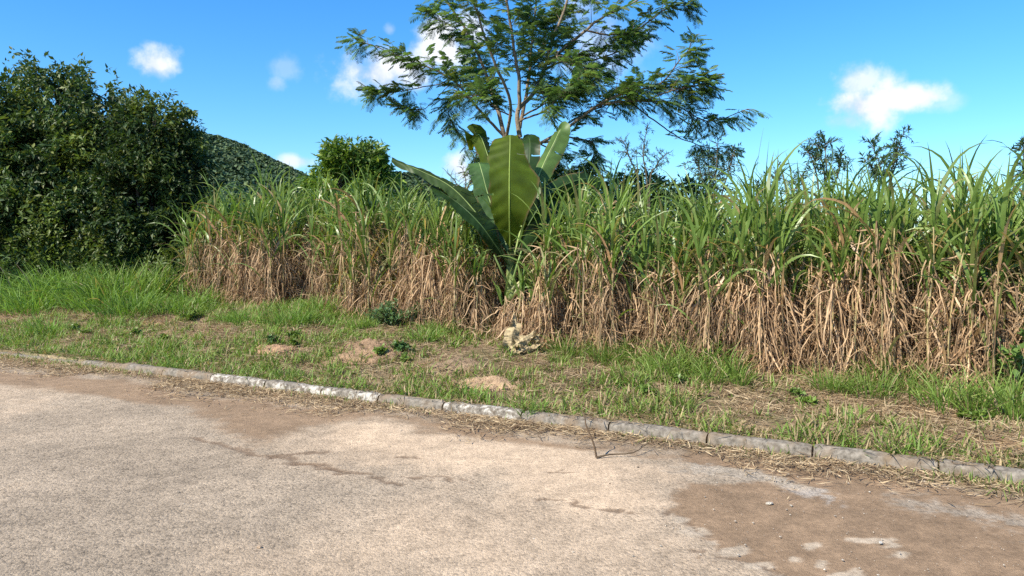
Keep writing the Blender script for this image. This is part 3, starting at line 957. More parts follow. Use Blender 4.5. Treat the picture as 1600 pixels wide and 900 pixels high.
# leaves behind, seen as dark shapes
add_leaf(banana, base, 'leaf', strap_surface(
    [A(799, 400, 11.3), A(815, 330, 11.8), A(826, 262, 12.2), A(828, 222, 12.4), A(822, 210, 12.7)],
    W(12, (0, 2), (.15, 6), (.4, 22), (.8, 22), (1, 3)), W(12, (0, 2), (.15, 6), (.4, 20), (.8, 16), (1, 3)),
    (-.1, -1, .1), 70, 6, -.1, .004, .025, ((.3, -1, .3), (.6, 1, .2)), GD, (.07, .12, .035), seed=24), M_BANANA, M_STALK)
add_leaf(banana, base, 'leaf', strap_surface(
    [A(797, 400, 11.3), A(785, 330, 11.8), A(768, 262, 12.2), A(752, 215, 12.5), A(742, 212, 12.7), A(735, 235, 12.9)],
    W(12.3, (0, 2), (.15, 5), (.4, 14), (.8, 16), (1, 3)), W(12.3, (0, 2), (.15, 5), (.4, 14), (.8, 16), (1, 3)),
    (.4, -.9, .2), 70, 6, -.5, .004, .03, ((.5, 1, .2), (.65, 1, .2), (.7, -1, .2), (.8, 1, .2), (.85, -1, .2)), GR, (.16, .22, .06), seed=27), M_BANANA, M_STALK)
for (p3, w_, cc) in [(((800, 452, 10.75), (824, 430, 10.6), (838, 418, 10.5)), .02, (.36, .34, .17)), (((800, 470, 10.7), (812, 445, 10.5), (822, 436, 10.5)), .02, (.42, .38, .22)),
                     (((797, 450, 10.75), (782, 420, 10.6), (772, 398, 10.6)), .018, (.16, .22, .07)), (((800, 445, 10.75), (808, 415, 10.6), (815, 392, 10.6)), .018, (.18, .26, .08))]:
    acc = Acc(); pts = spline([A(*q) for q in p3], 10)
    acc.add(*tube(pts, np.linspace(w_ * 1.2, w_ * .7, 10), 7, cc))
    link('leaf_stalk', mesh_np('leaf_stalk', acc.V[0] - base, acc.F[0], acc.C[0], True, M_STALK), banana)

# dead, crumpled banana leaf at the foot of the plant
p = ground_at(815, 551)
b2 = p.copy()
dead = bpy.data.objects.new('dead_banana_leaf', None); COL.objects.link(dead); dead.location = b2
tag(dead, 'crumpled cream coloured dead banana leaf lying at the foot of the canes', 'dead leaf')
Yd = p[1]
for k, (mid, wl_, wr_, sd, cr, nm) in enumerate([
    ([A(796, 548, Yd), A(800, 525, Yd + .05), A(806, 505, Yd + .1), A(803, 489, Yd + .15)], [(0, .10), (.5, .09), (1, .005)], [(0, .11), (.5, .08), (1, .005)], 31, .02, (.1, -1, .3)),
    ([A(798, 545, Yd - .05), A(810, 535, Yd - .08), A(826, 524, Yd - .05), A(838, 526, Yd)], [(0, .05), (.4, .07), (1, .04)], [(0, .05), (.4, .06), (1, .05)], 35, .025, (0, -.7, .7)),
    ([A(795, 552, Yd - .1), A(808, 548, Yd - .12), A(822, 545, Yd - .1), A(836, 540, Yd - .05)], [(0, .02), (.4, .05), (1, .03)], [(0, .02), (.4, .04), (1, .04)], 39, .02, (0, -.9, .3)),
    ([A(836, 522, Yd), A(839, 532, Yd - .05), A(834, 545, Yd - .1)], [(0, .03), (.4, .04), (1, .02)], [(0, .03), (.4, .04), (1, .02)], 43, .03, (.5, -.9, .3))]):
    (V, F, C), rib = strap_surface(mid, wl_, wr_, nm, 54, 9, -.5, .012, .075, ((.3, 1, .5), (.55, -1, .4), (.7, 1, .3)), (.40, .31, .18), (.5, .4, .25), cr, sd, .5)
    link('leaf_fold', mesh_np('leaf_fold', V - b2, F, C, True, M_DEADLEAF), dead)
p = ground_at(893, 533)
(V, F, C), rib = strap_surface([A(885, 533, p[1]), A(891, 527, p[1] - .03), A(899, 530, p[1])], [(0, .02), (.5, .05), (1, .02)], [(0, .02), (.5, .04), (1, .02)], (0, -.9, .4), 24, 6, -.3, .01, .02, (), (.50, .43, .31), (.5, .4, .25), .06, 47, .3)
link('dead_leaf', mesh_np('dead_leaf', V - p, F, C, True, M_DEADLEAF), loc=p, label='small curled pale dead leaf lying right of the crumpled banana leaf', cat='dead leaf')


# ------------------------------------------------------------------ canes (elephant grass)
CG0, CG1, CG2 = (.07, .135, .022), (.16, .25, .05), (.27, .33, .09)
CD0, CD1 = (.27, .155, .08), (.60, .42, .255)


def cane_variant(seed, H=1.7, fd=.98, fg=.64, nst=5, ndry=26, ngreen=11, spread=.27, dryL=.7, greenL=.95, wide=1.1):
    """meshes of one clump: stalks, green leaves, dry leaves (all around the origin)"""
    global rng
    keep_rng = rng; rng = np.random.default_rng(seed)
    g, dr = Acc(), Acc(); stalks = []
    for k in range(nst):
        a0 = rng.uniform(0, 6.28); r0 = spread * rng.random() ** .5
        h = H * rng.uniform(.72, 1.06)
        lean = rng.normal(0, .05, 2)
        n = 12
        tt = np.linspace(0, 1, n)
        path = np.stack([r0 * np.cos(a0) + lean[0] * h * tt ** 1.6 + .012 * np.sin(tt * 9 + k), r0 * np.sin(a0) + lean[1] * h * tt ** 1.6, h * tt - .03], -1)
        ac = Acc()
        ccol = np.array((.34, .27, .13)) * rng.uniform(.7, 1.3) * (1 - .0 * tt[0])
        ac.add(*tube(path, np.linspace(.014, .007, n), 6, ccol))
        stalks.append(ac)
        # green leaves
        m = ngreen + int(rng.integers(-2, 3))
        f = np.sort(rng.uniform(fg, 1.0, m)); f[-4:] = 1.0
        lowg = rng.random(m) < .22; lowg[-4:] = False; f[lowg] = rng.uniform(.12, fg, lowg.sum())
        P = np.stack([np.interp(f, tt, path[:, j]) for j in range(3)], -1)
        az = np.arange(m) * 2.5 + rng.normal(0, .5, m)
        tilt = np.where(f < 1, rng.uniform(.15, .55, m), rng.uniform(.03, .35, m))
        bend = np.where(f < 1, rng.uniform(1.1, 2.5, m), rng.uniform(.4, 2.0, m))
        L = greenL * rng.uniform(.6, 1.2, m)
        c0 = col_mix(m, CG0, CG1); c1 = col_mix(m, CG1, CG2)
        rust = (rng.random(m) < .2) & (f < 1); c0[rust] = col_mix(rust.sum(), (.34, .18, .08), (.55, .36, .20)); c1[rust] = c0[rust] * .95
        yel = rng.random(m) < .22 * (1.1 - f) * 4
        c1[yel] = col_mix(yel.sum(), (.30, .24, .10), (.42, .30, .16))
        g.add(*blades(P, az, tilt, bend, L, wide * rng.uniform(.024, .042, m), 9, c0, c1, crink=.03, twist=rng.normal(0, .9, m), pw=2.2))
        # dry leaves, hanging down the stalk and broken every way
        m = int(ndry * 1.7) + int(rng.integers(-4, 5))
        f = rng.uniform(.08, fd, m)
        P = np.stack([np.interp(f, tt, path[:, j]) for j in range(3)], -1)
        az = rng.uniform(0, 6.28, m)
        L = dryL * rng.uniform(.3, 1.1, m)
        hangs = rng.random(m) < .88
        tilt = np.where(hangs, rng.uniform(.2, 1.1, m), rng.uniform(.4, 1.2, m))
        bend = np.where(hangs, 3.02 - tilt + rng.normal(0, .16, m), rng.uniform(.5, 1.8, m))
        c0 = col_mix(m, CD0, CD1); c1 = col_mix(m, CD0, CD1)
        dk = rng.random(m) < .3
        c0[dk] *= .5; c1[dk] *= .55
        dr.add(*blades(P, az, tilt, bend, L, rng.uniform(.008, .020, m), 8, c0, c1, crink=.2, twist=rng.normal(0, 1.5, m), pw=.12))
    # stubble and fallen leaves at the foot
    m = ndry * 2
    P = np.stack([rng.normal(0, .24, m), rng.normal(0, .24, m), np.full(m, .0) + rng.uniform(0, .25, m)], -1)
    c0 = col_mix(m, CD0, CD1) * .8
    dr.add(*blades(P, rng.uniform(0, 6.28, m), rng.uniform(.2, 2.2, m), rng.uniform(.3, 1.6, m), rng.uniform(.15, .5, m), rng.uniform(.006, .016, m), 7, c0, c0, crink=.2, pw=.7))
    rng = keep_rng
    return stalks, g, dr


def clump_from(variant, name):
    st, g, dr = variant
    root = bpy.data.objects.new(name, None); COL.objects.link(root)
    for ac in st:
        link('stalk', ac.mesh('stalk', M_STALK, True), root)
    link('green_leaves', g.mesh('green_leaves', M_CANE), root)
    link('dry_leaves', dr.mesh('dry_leaves', M_DRY), root)
    return root


def copy_tree(o, parent=None):
    c = o.copy(); COL.objects.link(c); c.parent = parent
    for ch in o.children:
        copy_tree(ch, c)
    return c


def place(o, x, y, s=1.0, rz=None, lean=.04, dz=0):
    o.location = (x, y, float(gz(x, y)) - .02 + dz)
    o.rotation_euler = (random.gauss(0, lean), random.gauss(0, lean), random.uniform(0, 6.28) if rz is None else rz)
    o.scale = (s, s, s)
    return o


specs = [dict(H=1.55, ndry=40, fd=.95), dict(H=1.7, ndry=40, fd=.8), dict(H=1.3, ndry=30, ngreen=15, fd=.6, fg=.4), dict(H=1.65, ndry=42, ngreen=9, fd=1.0, fg=.75), dict(H=1.2, ndry=20, ngreen=17, fd=.5, fg=.35),
         dict(H=1.65, ndry=26, ngreen=14, greenL=1.05, fd=.75, fg=.5), dict(H=1.6, ndry=46, ngreen=7, dryL=.85, fd=1.0, fg=.8), dict(H=1.45, ndry=42, ngreen=10, dryL=.8, fd=.85, nst=6),
         dict(H=1.35, ndry=50, ngreen=3, dryL=.9, fd=1.0, fg=.9), dict(H=1.6, ndry=12, ngreen=20, fd=.45, fg=.25, wide=1.25)]
variants = [clump_from(cane_variant(300 + i, **sp), 'cane_clump') for i, sp in enumerate(specs)]
used = set()


def get(i):
    if i in used:
        return copy_tree(variants[i])
    used.add(i)
    return variants[i]


def front_d(u):      # how far behind the kerb the canes begin
    return np.interp(u, [-7.5, -5.2, -3.2, -1.4, 0.2, 2, 4, 5.5], [3.7, 3.55, 3.25, 2.75, 2.7, 2.75, 2.6, 2.5])


rows = 5
count = 0
banxy = base[:2]
ug = -9.4
while ug < 7.3:
    for r_ in range(rows):
        uu = ug + random.uniform(-.14, .14) + (.19 if r_ % 2 else 0)
        dd = float(front_d(uu)) + .18 + r_ * .42 + random.uniform(-.12, .12)
        x, y = xy(uu, dd)
        px_, py_ = to_px(x, y, .5)
        if px_ > 1690 or px_ < 312:
            continue
        if r_ == 0 and random.random() < .16:
            continue
        if r_ >= 3 and random.random() < .25:
            continue
        if r_ >= 2 and px_ > 1000 and random.random() < .15:
            continue
        if math.hypot(x - banxy[0], y - banxy[1]) < .38 or (718 < px_ < 862 and y < banxy[1] + .15):
            continue
        i = random.choice([0, 0, 1, 2, 3, 3, 4, 6, 6, 7, 7, 8] if r_ < 2 else [0, 1, 2, 3, 5, 6, 7, 4]) if px_ < 1450 else random.choice([0, 1, 3, 5, 9, 7, 7])
        if px_ < 690 and random.random() < .35: i = random.choice([2, 4, 9])
        o = get(i)
        if px_ < 480: sc, g_, lb = .93, 'canes at the left end of the thicket', 'brown skirted cane clump at the left end of the thicket'
        elif px_ < 640: sc, g_, lb = .92, 'canes in front of the small round tree', 'cane clump in front of the small round tree'
        elif px_ < 790: sc, g_, lb = .93, 'canes left of the banana plant', 'rusty cane clump just left of the banana plant'
        elif px_ < 960: sc, g_, lb = .93, 'canes right of the banana plant', 'cane clump just right of the banana plant'
        elif px_ < 1200: sc, g_, lb = .97, 'canes below the wispy plant', 'straw skirted cane clump below the wispy plant'
        elif px_ < 1420: sc, g_, lb = 1.02, 'canes below the two slender shrubs', 'cane clump below the two slender shrub tops'
        else: sc, g_, lb = 1.0, 'canes at the right end of the thicket', 'tall cane clump among the right end creepers'
        if px_ > 520 and px_ < 640: sc *= 1.05
        row_word = ('front', 'second', 'third', 'fourth', 'rearmost')[r_]
        tag(o, lb + ', ' + row_word + ' row', 'cane clump', g_ + ', ' + row_word + ' row')
        place(o, x, y, sc * random.uniform(.86, 1.12))
        count += 1
    ug += .35
print('canes', count)


def extra_clump(seed, px, py, lab, s=1.0, back=0, **kw):
    p = ground_at(px, py)
    if back:
        u0, d0 = ud(p[0], p[1]); x, y = xy(u0, d0 + back)
    else:
        x, y = p[0], p[1]
    o = clump_from(cane_variant(seed, **kw), 'cane_clump')
    tag(o, lab, 'cane clump')
    return place(o, x, y, s, 0)


extra_clump(401, 1170, 570, 'cane clump with a tall bluish green fan of leaves above the rest, right of centre', 1.0, .5, H=1.72, nst=4, ngreen=16, greenL=1.2, wide=1.5, spread=.1)
extra_clump(402, 1500, 590, 'tallest cane clump at the right with long leaf tips high against the sky', 1.0, .35, H=1.6, nst=4, ngreen=17, greenL=1.25, wide=1.5, spread=.12)
extra_clump(403, 258, 452, 'thin young cane clump standing before the dark tree, outside the thicket', .72, 0, H=1.5, nst=2, ngreen=16, ndry=4, spread=.05)
extra_clump(404, 88, 440, 'lone light green cane clump at the far left in front of the dark trees', .85, 0, H=1.5, nst=2, ngreen=14, ndry=6, spread=.05)
extra_clump(407, 300, 462, 'short green cane clump filling the gap between the lone clump and the thicket', .75, .1, H=1.3, nst=3, ngreen=15, ndry=10, fg=.4)
extra_clump(405, 420, 470, 'cane clump with a high green crown of leaves rising above the left end', 1.12, .6, H=1.8, nst=4, ngreen=16, greenL=1.1, wide=1.2)
extra_clump(406, 335, 470, 'outermost left cane clump of the thicket with tall pointed leaves', .95, .1, H=1.7, nst=3, ngreen=13, greenL=.9)

for k_, (px_, py_, lb_) in enumerate([(738, 530, 'low broken cane clump of bare dry leaves at the left of the dark banana gap'), (842, 545, 'leaning bundle of long dry cane leaves right of the dead banana leaf'),
                                    (797, 535, 'small dry cane stubble in front of the banana stem'), (868, 545, 'dry cane clump just right of the leaning bundle'),
                                    (778, 528, 'short dry stubble left of the banana stem'), (818, 530, 'short dry stubble between the banana stem and the leaning bundle')]):
    extra_clump(411 + k_, px_, py_, lb_, 1.0, .15, H=(.85, 1.25, .75, 1.3, .6, .65)[k_], nst=3, ngreen=(3, 4, 5, 6, 3, 2)[k_], ndry=(20, 40, 24, 40, 22, 24)[k_], spread=.1, greenL=.5)

# everything of the thicket too deep inside to tell apart: one tangle of dry and green leaves
N = 10500
u = rng.uniform(-9.6, 8.5, N)
d = front_d(u) + .5 + 3.4 * rng.random(N) ** .8
X_, Y_ = xy(u, d)
k = (to_px(X_, Y_, .5)[0] > 320)
k &= ~((np.abs(X_ - banxy[0]) < .75) & (Y_ < banxy[1] + 1.0))
u, d, X_, Y_ = u[k], d[k], X_[k], Y_[k]
n = len(u)
zt = 1.75 * rng.random(n) ** .8 * (.93 + .12 * sm(0, 5, u))
P = np.stack([X_, Y_, height(u, d) + zt], -1)
green = rng.random(n) < sm(.55, 1.15, zt)
c0 = col_mix(n, CD0, CD1) * .8; c1 = c0 * 1.05
c0[green] = col_mix(green.sum(), CG0, CG1); c1[green] = col_mix(green.sum(), CG1, CG2)
tilt = np.where(green, rng.uniform(.1, .9, n), rng.uniform(.5, 2.4, n)); bend = np.where(green, rng.uniform(.6, 2.0, n), rng.uniform(.4, 1.6, n))
V, F, C = blades(P, rng.uniform(0, 6.28, n), tilt, bend, rng.uniform(.3, .8, n), np.where(green, rng.uniform(.015, .028, n), rng.uniform(.009, .02, n)), 7, c0, c1, crink=.08, pw=1.2)
link('cane_undergrowth', mesh_np('cane_undergrowth', V, F, C, False, M_CANE), kind='stuff', label='dense tangle of cane leaves filling the depth of the thicket', cat='undergrowth')

# ------------------------------------------------------------------ tufts and weeds on the verge
def tuft_mesh(seed, n, L, Wd, spread, up=.8, dryf=.12, c=(G1, G2, G3)):
    global rng
    kr = rng; rng = np.random.default_rng(seed)
    P = np.stack([np.clip(rng.normal(0, spread, n), -1.5 * spread, 1.5 * spread), np.clip(rng.normal(0, spread, n), -1.5 * spread, 1.5 * spread), np.zeros(n) - .01], -1)
    az = np.arctan2(P[:, 1], P[:, 0]) + rng.normal(0, .9, n)
    c0 = col_mix(n, c[0], c[1]); c1 = col_mix(n, c[1], c[2])
    k = rng.random(n) < dryf; c0[k] = col_mix(k.sum(), S1, S2); c1[k] = c0[k]
    r = blades(P, az, rng.uniform(.02, up, n), rng.uniform(.2, 1.6, n), L * rng.uniform(.4, 1.15, n), Wd * rng.uniform(.6, 1.3, n), 7, c0, c1, crink=.04, twist=rng.normal(0, .8, n), pw=1.6)
    rng = kr
    return mesh_np('grass_tuft', *r[:2], r[2], False, M_GRASS)


BR = ((.075, .165, .02), (.17, .30, .05), (.26, .34, .09))
tm = [tuft_mesh(500 + i, *a) for i, a in enumerate([(90, .32, .012, .07), (120, .26, .010, .10), (70, .42, .014, .06), (140, .5, .013, .16), (160, .62, .016, .2)])]
tmb = [tuft_mesh(520 + i, *a, .9, .05, BR) for i, a in enumerate([(150, .30, .012, .12), (200, .38, .012, .18), (260, .5, .013, .26), (110, .22, .010, .09)])]


def tuft(px, py, me, s, label, group=None):
    p = ground_at(px, py)
    o = bpy.data.objects.new('grass_tuft', me); COL.objects.link(o)
    o.location = (p[0], p[1], p[2] - .005); o.scale = (s, s, s); o.rotation_euler.z = random.uniform(0, 6.28)
    tag(o, label, 'grass tuft', group)
    return o


for (px, py, k, s, lb) in [
    (205, 492, 2, 1.05, 'brightest yellow green grass tuft left of the canes, in front of the lone cane'), (75, 520, 1, .95, 'bright green grass tuft near the left edge above the buried kerb'),
    (160, 478, 2, .9, 'bright green grass tuft between the left edge and the brightest tuft'), (268, 488, 1, .95, 'dark green grass tuft right of the brightest tuft, below the canes'),
    (660, 532, 0, .95, 'green grass tuft right of the leafy weed beside the dark gap'), (690, 520, 1, .8, 'green grass tuft at the left foot of the banana gap'),
    (450, 590, 3, .8, 'small green tuft behind the white painted kerb stones'), (280, 568, 3, 1.0, 'small green tuft behind the leftmost painted kerb stone'),
    (740, 622, 3, .9, 'small dark green tuft between the sandy mound and the kerb'), (830, 645, 3, .8, 'small green tuft behind the grey kerb right of the sandy mound')]:
    tuft(px, py, tmb[k], s, lb)
for (px, py, k, s, lb) in [
    (1075, 575, 4, .95, 'tallest upright green grass tuft in front of the canes right of centre'), (1105, 585, 3, .9, 'green grass tuft directly right of the tallest upright tuft'),
    (1145, 590, 2, 1.0, 'green grass tuft with broad blades left of the straw curtain'), (1040, 580, 3, .85, 'green grass tuft directly left of the tallest upright tuft'),
    (925, 545, 4, .62, 'spreading green tuft right of the small curled dead leaf'), (965, 560, 3, .7, 'green tuft at the foot of the canes between the dead leaf and the tall tuft'),
    (755, 515, 4, .6, 'bluish green drooping tuft in the dark gap below the banana plant'), (1395, 605, 4, .8, 'light green upright tuft at the foot of the straw at the right'),
    (1480, 635, 3, .9, 'wide green tuft below the creeper at the right'), (1560, 640, 4, .75, 'green tuft near the right edge behind the kerb'),
    (1520, 650, 2, .9, 'small green tuft in straw at the right of the verge'), (1190, 575, 2, .8, 'green tuft at the left foot of the straw curtain'),
    (990, 600, 1, 1.0, 'low green tuft in the middle of the right verge'), (1065, 640, 0, .8, 'low green tuft behind the flaking kerb stones'),
    (1585, 655, 2, 1.1, 'broad bladed tuft cut by the right edge')]:
    tuft(px, py, tm[k], s, lb)
# taller rough grass along the far left, in front of the dark trees
for i in range(52):
    px = random.uniform(-40, 315); py = random.triangular(454, 494, 466)
    tuft(px, py, random.choice(tmb[1:3] + tmb[2:3] + tm[4:]), random.uniform(.6, 2.0) * np.interp(py, [454, 494], [1.15, .6]), 'rough tall green grass tuft in the band below the dark trees at the left', 'rough tufts below the dark trees')
for i in range(24):
    px = random.uniform(345, 700); py = random.uniform(472, 502) + (px - 345) * .05
    tuft(px, py, random.choice(tmb + tm[:2]), random.uniform(.55, .85), 'green grass tuft at the foot of the canes left of the banana plant', 'tufts at the foot of the left canes')
for i in range(26):
    px = random.uniform(870, 1600); py = np.interp(px, [870, 1200, 1600], [560, 595, 625]) + random.uniform(-6, 14)
    tuft(px, py, random.choice(tm), random.uniform(.5, .8), 'green grass tuft at the foot of the canes right of the banana plant', 'tufts at the foot of the right canes')


# leafy weeds: stems with pairs of small leaves
LEAF_V = np.array([[0, 0, 0], [.32, .2, .04], [.38, 0, 0], [.32, -.2, .04], [1, 0, -.12], [.72, .16, 0], [.72, -.16, 0], [.7, 0, -.04]])
LEAF_F = np.array([[0, 2, 1, 1], [0, 3, 2, 2]])
LEAF_Q = np.array([[0, 2, 7, 1], [0, 3, 7, 2]])
# rhombus leaf folded along the midrib (two quads)
LV = np.array([[0, 0, 0], [.4, .24, .05], [1, 0, -.10], [.4, -.24, .05], [.45, 0, -.02]])
LF = np.array([[0, 4, 1, 1], [0, 3, 4, 4], [4, 2, 1, 1], [4, 3, 2, 2]])
LQ = np.array([[0, 4, 2, 1], [0, 3, 2, 4]])


def frames(D, roll):
    """rotation matrices with x axis along D"""
    D = D / (np.linalg.norm(D, axis=1)[:, None] + 1e-9)
    up = np.broadcast_to(np.array([0, 0, 1.]), D.shape)
    S = np.cross(up, D); ln = np.linalg.norm(S, axis=1)
    S[ln < 1e-3] = [1, 0, 0]; S /= np.linalg.norm(S, axis=1)[:, None]
    U_ = np.cross(D, S)
    c, s = np.cos(roll)[:, None], np.sin(roll)[:, None]
    S2, U2 = S * c + U_ * s, U_ * c - S * s
    return np.stack([D, S2, U2], -1)      # columns


def scatter(TV, TF, P, D, roll, size, col):
    N = len(P)
    R = frames(D, roll)
    V = np.einsum('nij,kj->nki', R, TV) * size[:, None, None] + P[:, None]
    F = TF[None] + (np.arange(N) * len(TV))[:, None, None]
    C = np.repeat(col[:, None], len(TV), 1)
    return V.reshape(-1, 3), F.reshape(-1, TF.shape[1]), C.reshape(-1, 3)


def rand_dirs(n, up=0.0, r=None):
    v = (r or rng).normal(0, 1, (n, 3)); v[:, 2] += up
    return v / np.linalg.norm(v, axis=1)[:, None]


def weed(px, py, h, r, nst, leaf, c, lab, seed, name='weed', cat='weed', narrow=1.0, stemcol=(.12, .10, .05), back=0):
    global rng
    kr = rng; rng = np.random.default_rng(seed)
    p = ground_at(px, py)
    if back:
        u0, d0 = ud(p[0], p[1]); x, y = xy(u0, d0 + back); p = np.array([x, y, float(gz(x, y))])
    root = bpy.data.objects.new(name, None); COL.objects.link(root); root.location = p
    tag(root, lab, cat)
    fa, sa = Acc(), Acc()
    for k in range(nst):
        a = rng.uniform(0, 6.28); rr = r * rng.random() ** .6
        hh = h * rng.uniform(.6, 1.05) * (1 - .35 * rr / (r + 1e-6))
        path = spline([[0, 0, -.02], [rr * .4 * math.cos(a), rr * .4 * math.sin(a), hh * .55], [rr * math.cos(a), rr * math.sin(a), hh]], 12)
        sa.add(*tube(path, np.linspace(.006, .002, 12) * (1 + h), 5, stemcol))
        m = int(10 + 26 * hh / max(leaf, .03) * .07) + 10
        f = rng.uniform(.2, 1, m) ** .8
        P = np.stack([np.interp(f, np.linspace(0, 1, 12), path[:, j]) for j in range(3)], -1)
        D = rand_dirs(m, .15)
        col = col_mix(m, c[0], c[1])
        TV = LV * np.array([1, narrow, 1])
        fa.add(*scatter(TV, LQ, P, D, rng.normal(0, .5, m), leaf * rng.uniform(.6, 1.2, m), col))
    link('stem', sa.mesh('stem', M_BARK, True), root)
    link('foliage', fa.mesh('foliage', M_BUSH), root)
    rng = kr
    return root


WC = ((.045, .10, .03), (.10, .19, .055)); WY = ((.09, .16, .02), (.20, .28, .05)); WB = ((.09, .17, .06), (.17, .27, .10))
weed(612, 510, .42, .42, 40, .07, WB, 'low bluish green leafy weed at the foot of the canes left of the banana plant', 1, narrow=.7)
weed(655, 508, .38, .28, 26, .07, WB, 'smaller bluish green leafy weed touching the larger one on its right', 2, narrow=.7)
weed(458, 472, .48, .30, 24, .07, WC, 'feathery green weed in front of the dry cane leaves at the left end', 3, narrow=.5)
weed(458, 530, .14, .14, 14, .05, WY, 'small bright leafy weed on the bare verge above the painted kerb', 4)
weed(425, 540, .16, .10, 10, .05, WC, 'tiny dark green seedling beside the flat patch of turned earth', 5)
weed(625, 550, .15, .16, 14, .05, WC, 'small dark green weed on the right side of the reddish heap', 6)
weed(300, 500, .20, .25, 14, .06, WY, 'bright sprawling weed on the left part of the verge', 7)
weed(1120, 580, .42, .16, 9, .07, WY, 'yellow green leafy weed among the tall tufts right of centre', 8)
for i in range(16):
    right = i % 2
    px = random.uniform(880, 1560) if right else random.uniform(40, 700)
    py = np.interp(px, [0, 700, 880, 1560], [500, 560, 590, 660]) + random.uniform(-12, 14)
    o = weed(px, py, random.uniform(.08, .15), random.uniform(.07, .13), 8, random.uniform(.04, .06), random.choice([WY, ((.12, .20, .04), (.24, .32, .08))]),
             'small broad leaved weed in the short grass on the %s half of the verge' % ('right' if right else 'left'), 700 + i, narrow=1.5)
    o['group'] = 'small broad leaved weeds on the %s half of the verge' % ('right' if right else 'left')
# creeper with broad leaves over the canes at the right
weed(1497, 605, 1.45, .30, 7, .13, ((.12, .21, .05), (.22, .33, .09)), 'creeper with broad light green leaves climbing the canes at the right', 9, 'creeper', 'creeper', 1.5, back=-.05)
weed(1585, 625, 1.0, .30, 5, .11, ((.12, .21, .05), (.22, .33, .09)), 'broad leaved creeper cut by the right edge of the view', 10, 'creeper', 'creeper', 1.4)
weed(1400, 590, .9, .15, 4, .10, ((.06, .12, .025), (.13, .21, .05)), 'thin creeper stems left of the large broad leaved creeper', 13, 'creeper', 'creeper', 1.2)
weed(445, 470, 1.25, .35, 12, .07, ((.06, .11, .03), (.13, .2, .055)), 'green vine tangle hanging over the canes at the left end', 11, 'creeper', 'creeper', .8, back=.1)


# ------------------------------------------------------------------ trees
def place_thing(name, loc, label, cat, group=None):
    root = bpy.data.objects.new(name, None); COL.objects.link(root); root.location = loc
    tag(root, label, cat, group)
    return root


def leafy_tree(px, Y, blobs, nleaf, leaf, cols, label, seed, trunk_r=.14, mat=None, narrow=.8, gap=.45, name='broadleaf_tree', cat='tree', group=None, whorl=6):
    """blobs: (px, py, dY, rx px, ry px) lobes of the crown"""
    global rng
    kr = rng; rng = np.random.default_rng(seed)
    b = at(px, 450, Y); b[2] = float(gz(b[0], b[1]))
    root = place_thing(name, b, label, cat, group)
    ta, fa = Acc(), Acc()
    cents = [(at(q[0], q[1], Y + q[2]), pxm(q[3], Y + q[2]), pxm(q[4], Y + q[2])) for q in blobs]
    top = b + [0, 0, float(np.clip(.5 * (min(c[0][2] for c in cents) - b[2]), .12, 1.2))]
    ta.add(*tube(spline([b - [0, 0, .1], (b + top) / 2 + [.03, 0, 0], top], 8), np.linspace(trunk_r, trunk_r * .7, 8), 9, (.13, .10, .075)))
    tw_P, tw_D = [], []
    vol = np.array([c[1] ** 2 * c[2] for c in cents]); share = vol / vol.sum()
    for (c, rx, rz), sh in zip(cents, share):
        ta.add(*tube(spline([top - [0, 0, .1], (top + c) / 2 + rng.normal(0, .08, 3), c, c + [0, 0, rz * .6]], 10), np.linspace(trunk_r * .5, .012, 10), 6, (.12, .09, .07)))
        nt = int(nleaf * sh / whorl)
        D = rand_dirs(nt, .1)
        rr = rng.random(nt) ** .33
        # lumpy crown with gaps between sprays
        lump = fbm(D[:, 0] * 3 + 9 + c[0], D[:, 2] * 3 + D[:, 1] * 2 + 5 + c[2], 1.5, 3, seed)
        rr = rr * (.52 + .96 * lump)
        Pp = c + D * np.array([rx, rx, rz]) * rr[:, None]
        keep = fbm(Pp[:, 0] * 1.6 + Pp[:, 1], Pp[:, 2] * 1.8 + Pp[:, 1] * .7, 1.3, 2, seed + 4) > gap * rng.uniform(.7, 1.1, nt)
        Pp, D = Pp[keep], D[keep]
        tw_P.append(Pp); tw_D.append(D)
        for q in rng.choice(len(Pp), min(len(Pp), 26), replace=False):
            s0 = c + (Pp[q] - c) * .25
            ta.add(*tube(spline([s0, (s0 + Pp[q]) / 2 + rng.normal(0, .04, 3), Pp[q]], 5), np.linspace(.013, .004, 5), 4, (.12, .09, .07)))
    P = np.concatenate(tw_P); D = np.concatenate(tw_D)
    P = np.repeat(P, whorl, 0); D = np.repeat(D, whorl, 0)
    n = len(P)
    LD = D * .6 + rand_dirs(n, -.25)
    P = P + rng.normal(0, leaf * .35, (n, 3))
    col = col_mix(n, cols[0], cols[1])
    tone = fbm(P[:, 0] * 1.3 + P[:, 1], P[:, 2] * 1.3, 1, 3, seed + 8)
    tone = tone + .10 * sm(b[2] + 3.4, b[2] + .8, P[:, 2])
    col = col * (.55 + 1.1 * tone)[:, None] + np.array([.05, .045, 0]) * sm(.5, .72, tone)[:, None]
    if len(cols) > 2:
        k = rng.random(n) < .12; col[k] = cols[2]
    fa.add(*scatter(LV * np.array([1, narrow, 1]), LQ, P, LD, rng.normal(0, .7, n), leaf * rng.uniform(.5, 1.6, n), col))
    link('trunk', mesh_np('trunk', np.concatenate(ta.V) - b, np.concatenate(ta.F), np.concatenate(ta.C), True, M_BARK), root)
    link('crown', mesh_np('crown', np.concatenate(fa.V) - b, np.concatenate(fa.F), np.concatenate(fa.C), False, mat or M_TREE), root)
    rng = kr
    return root


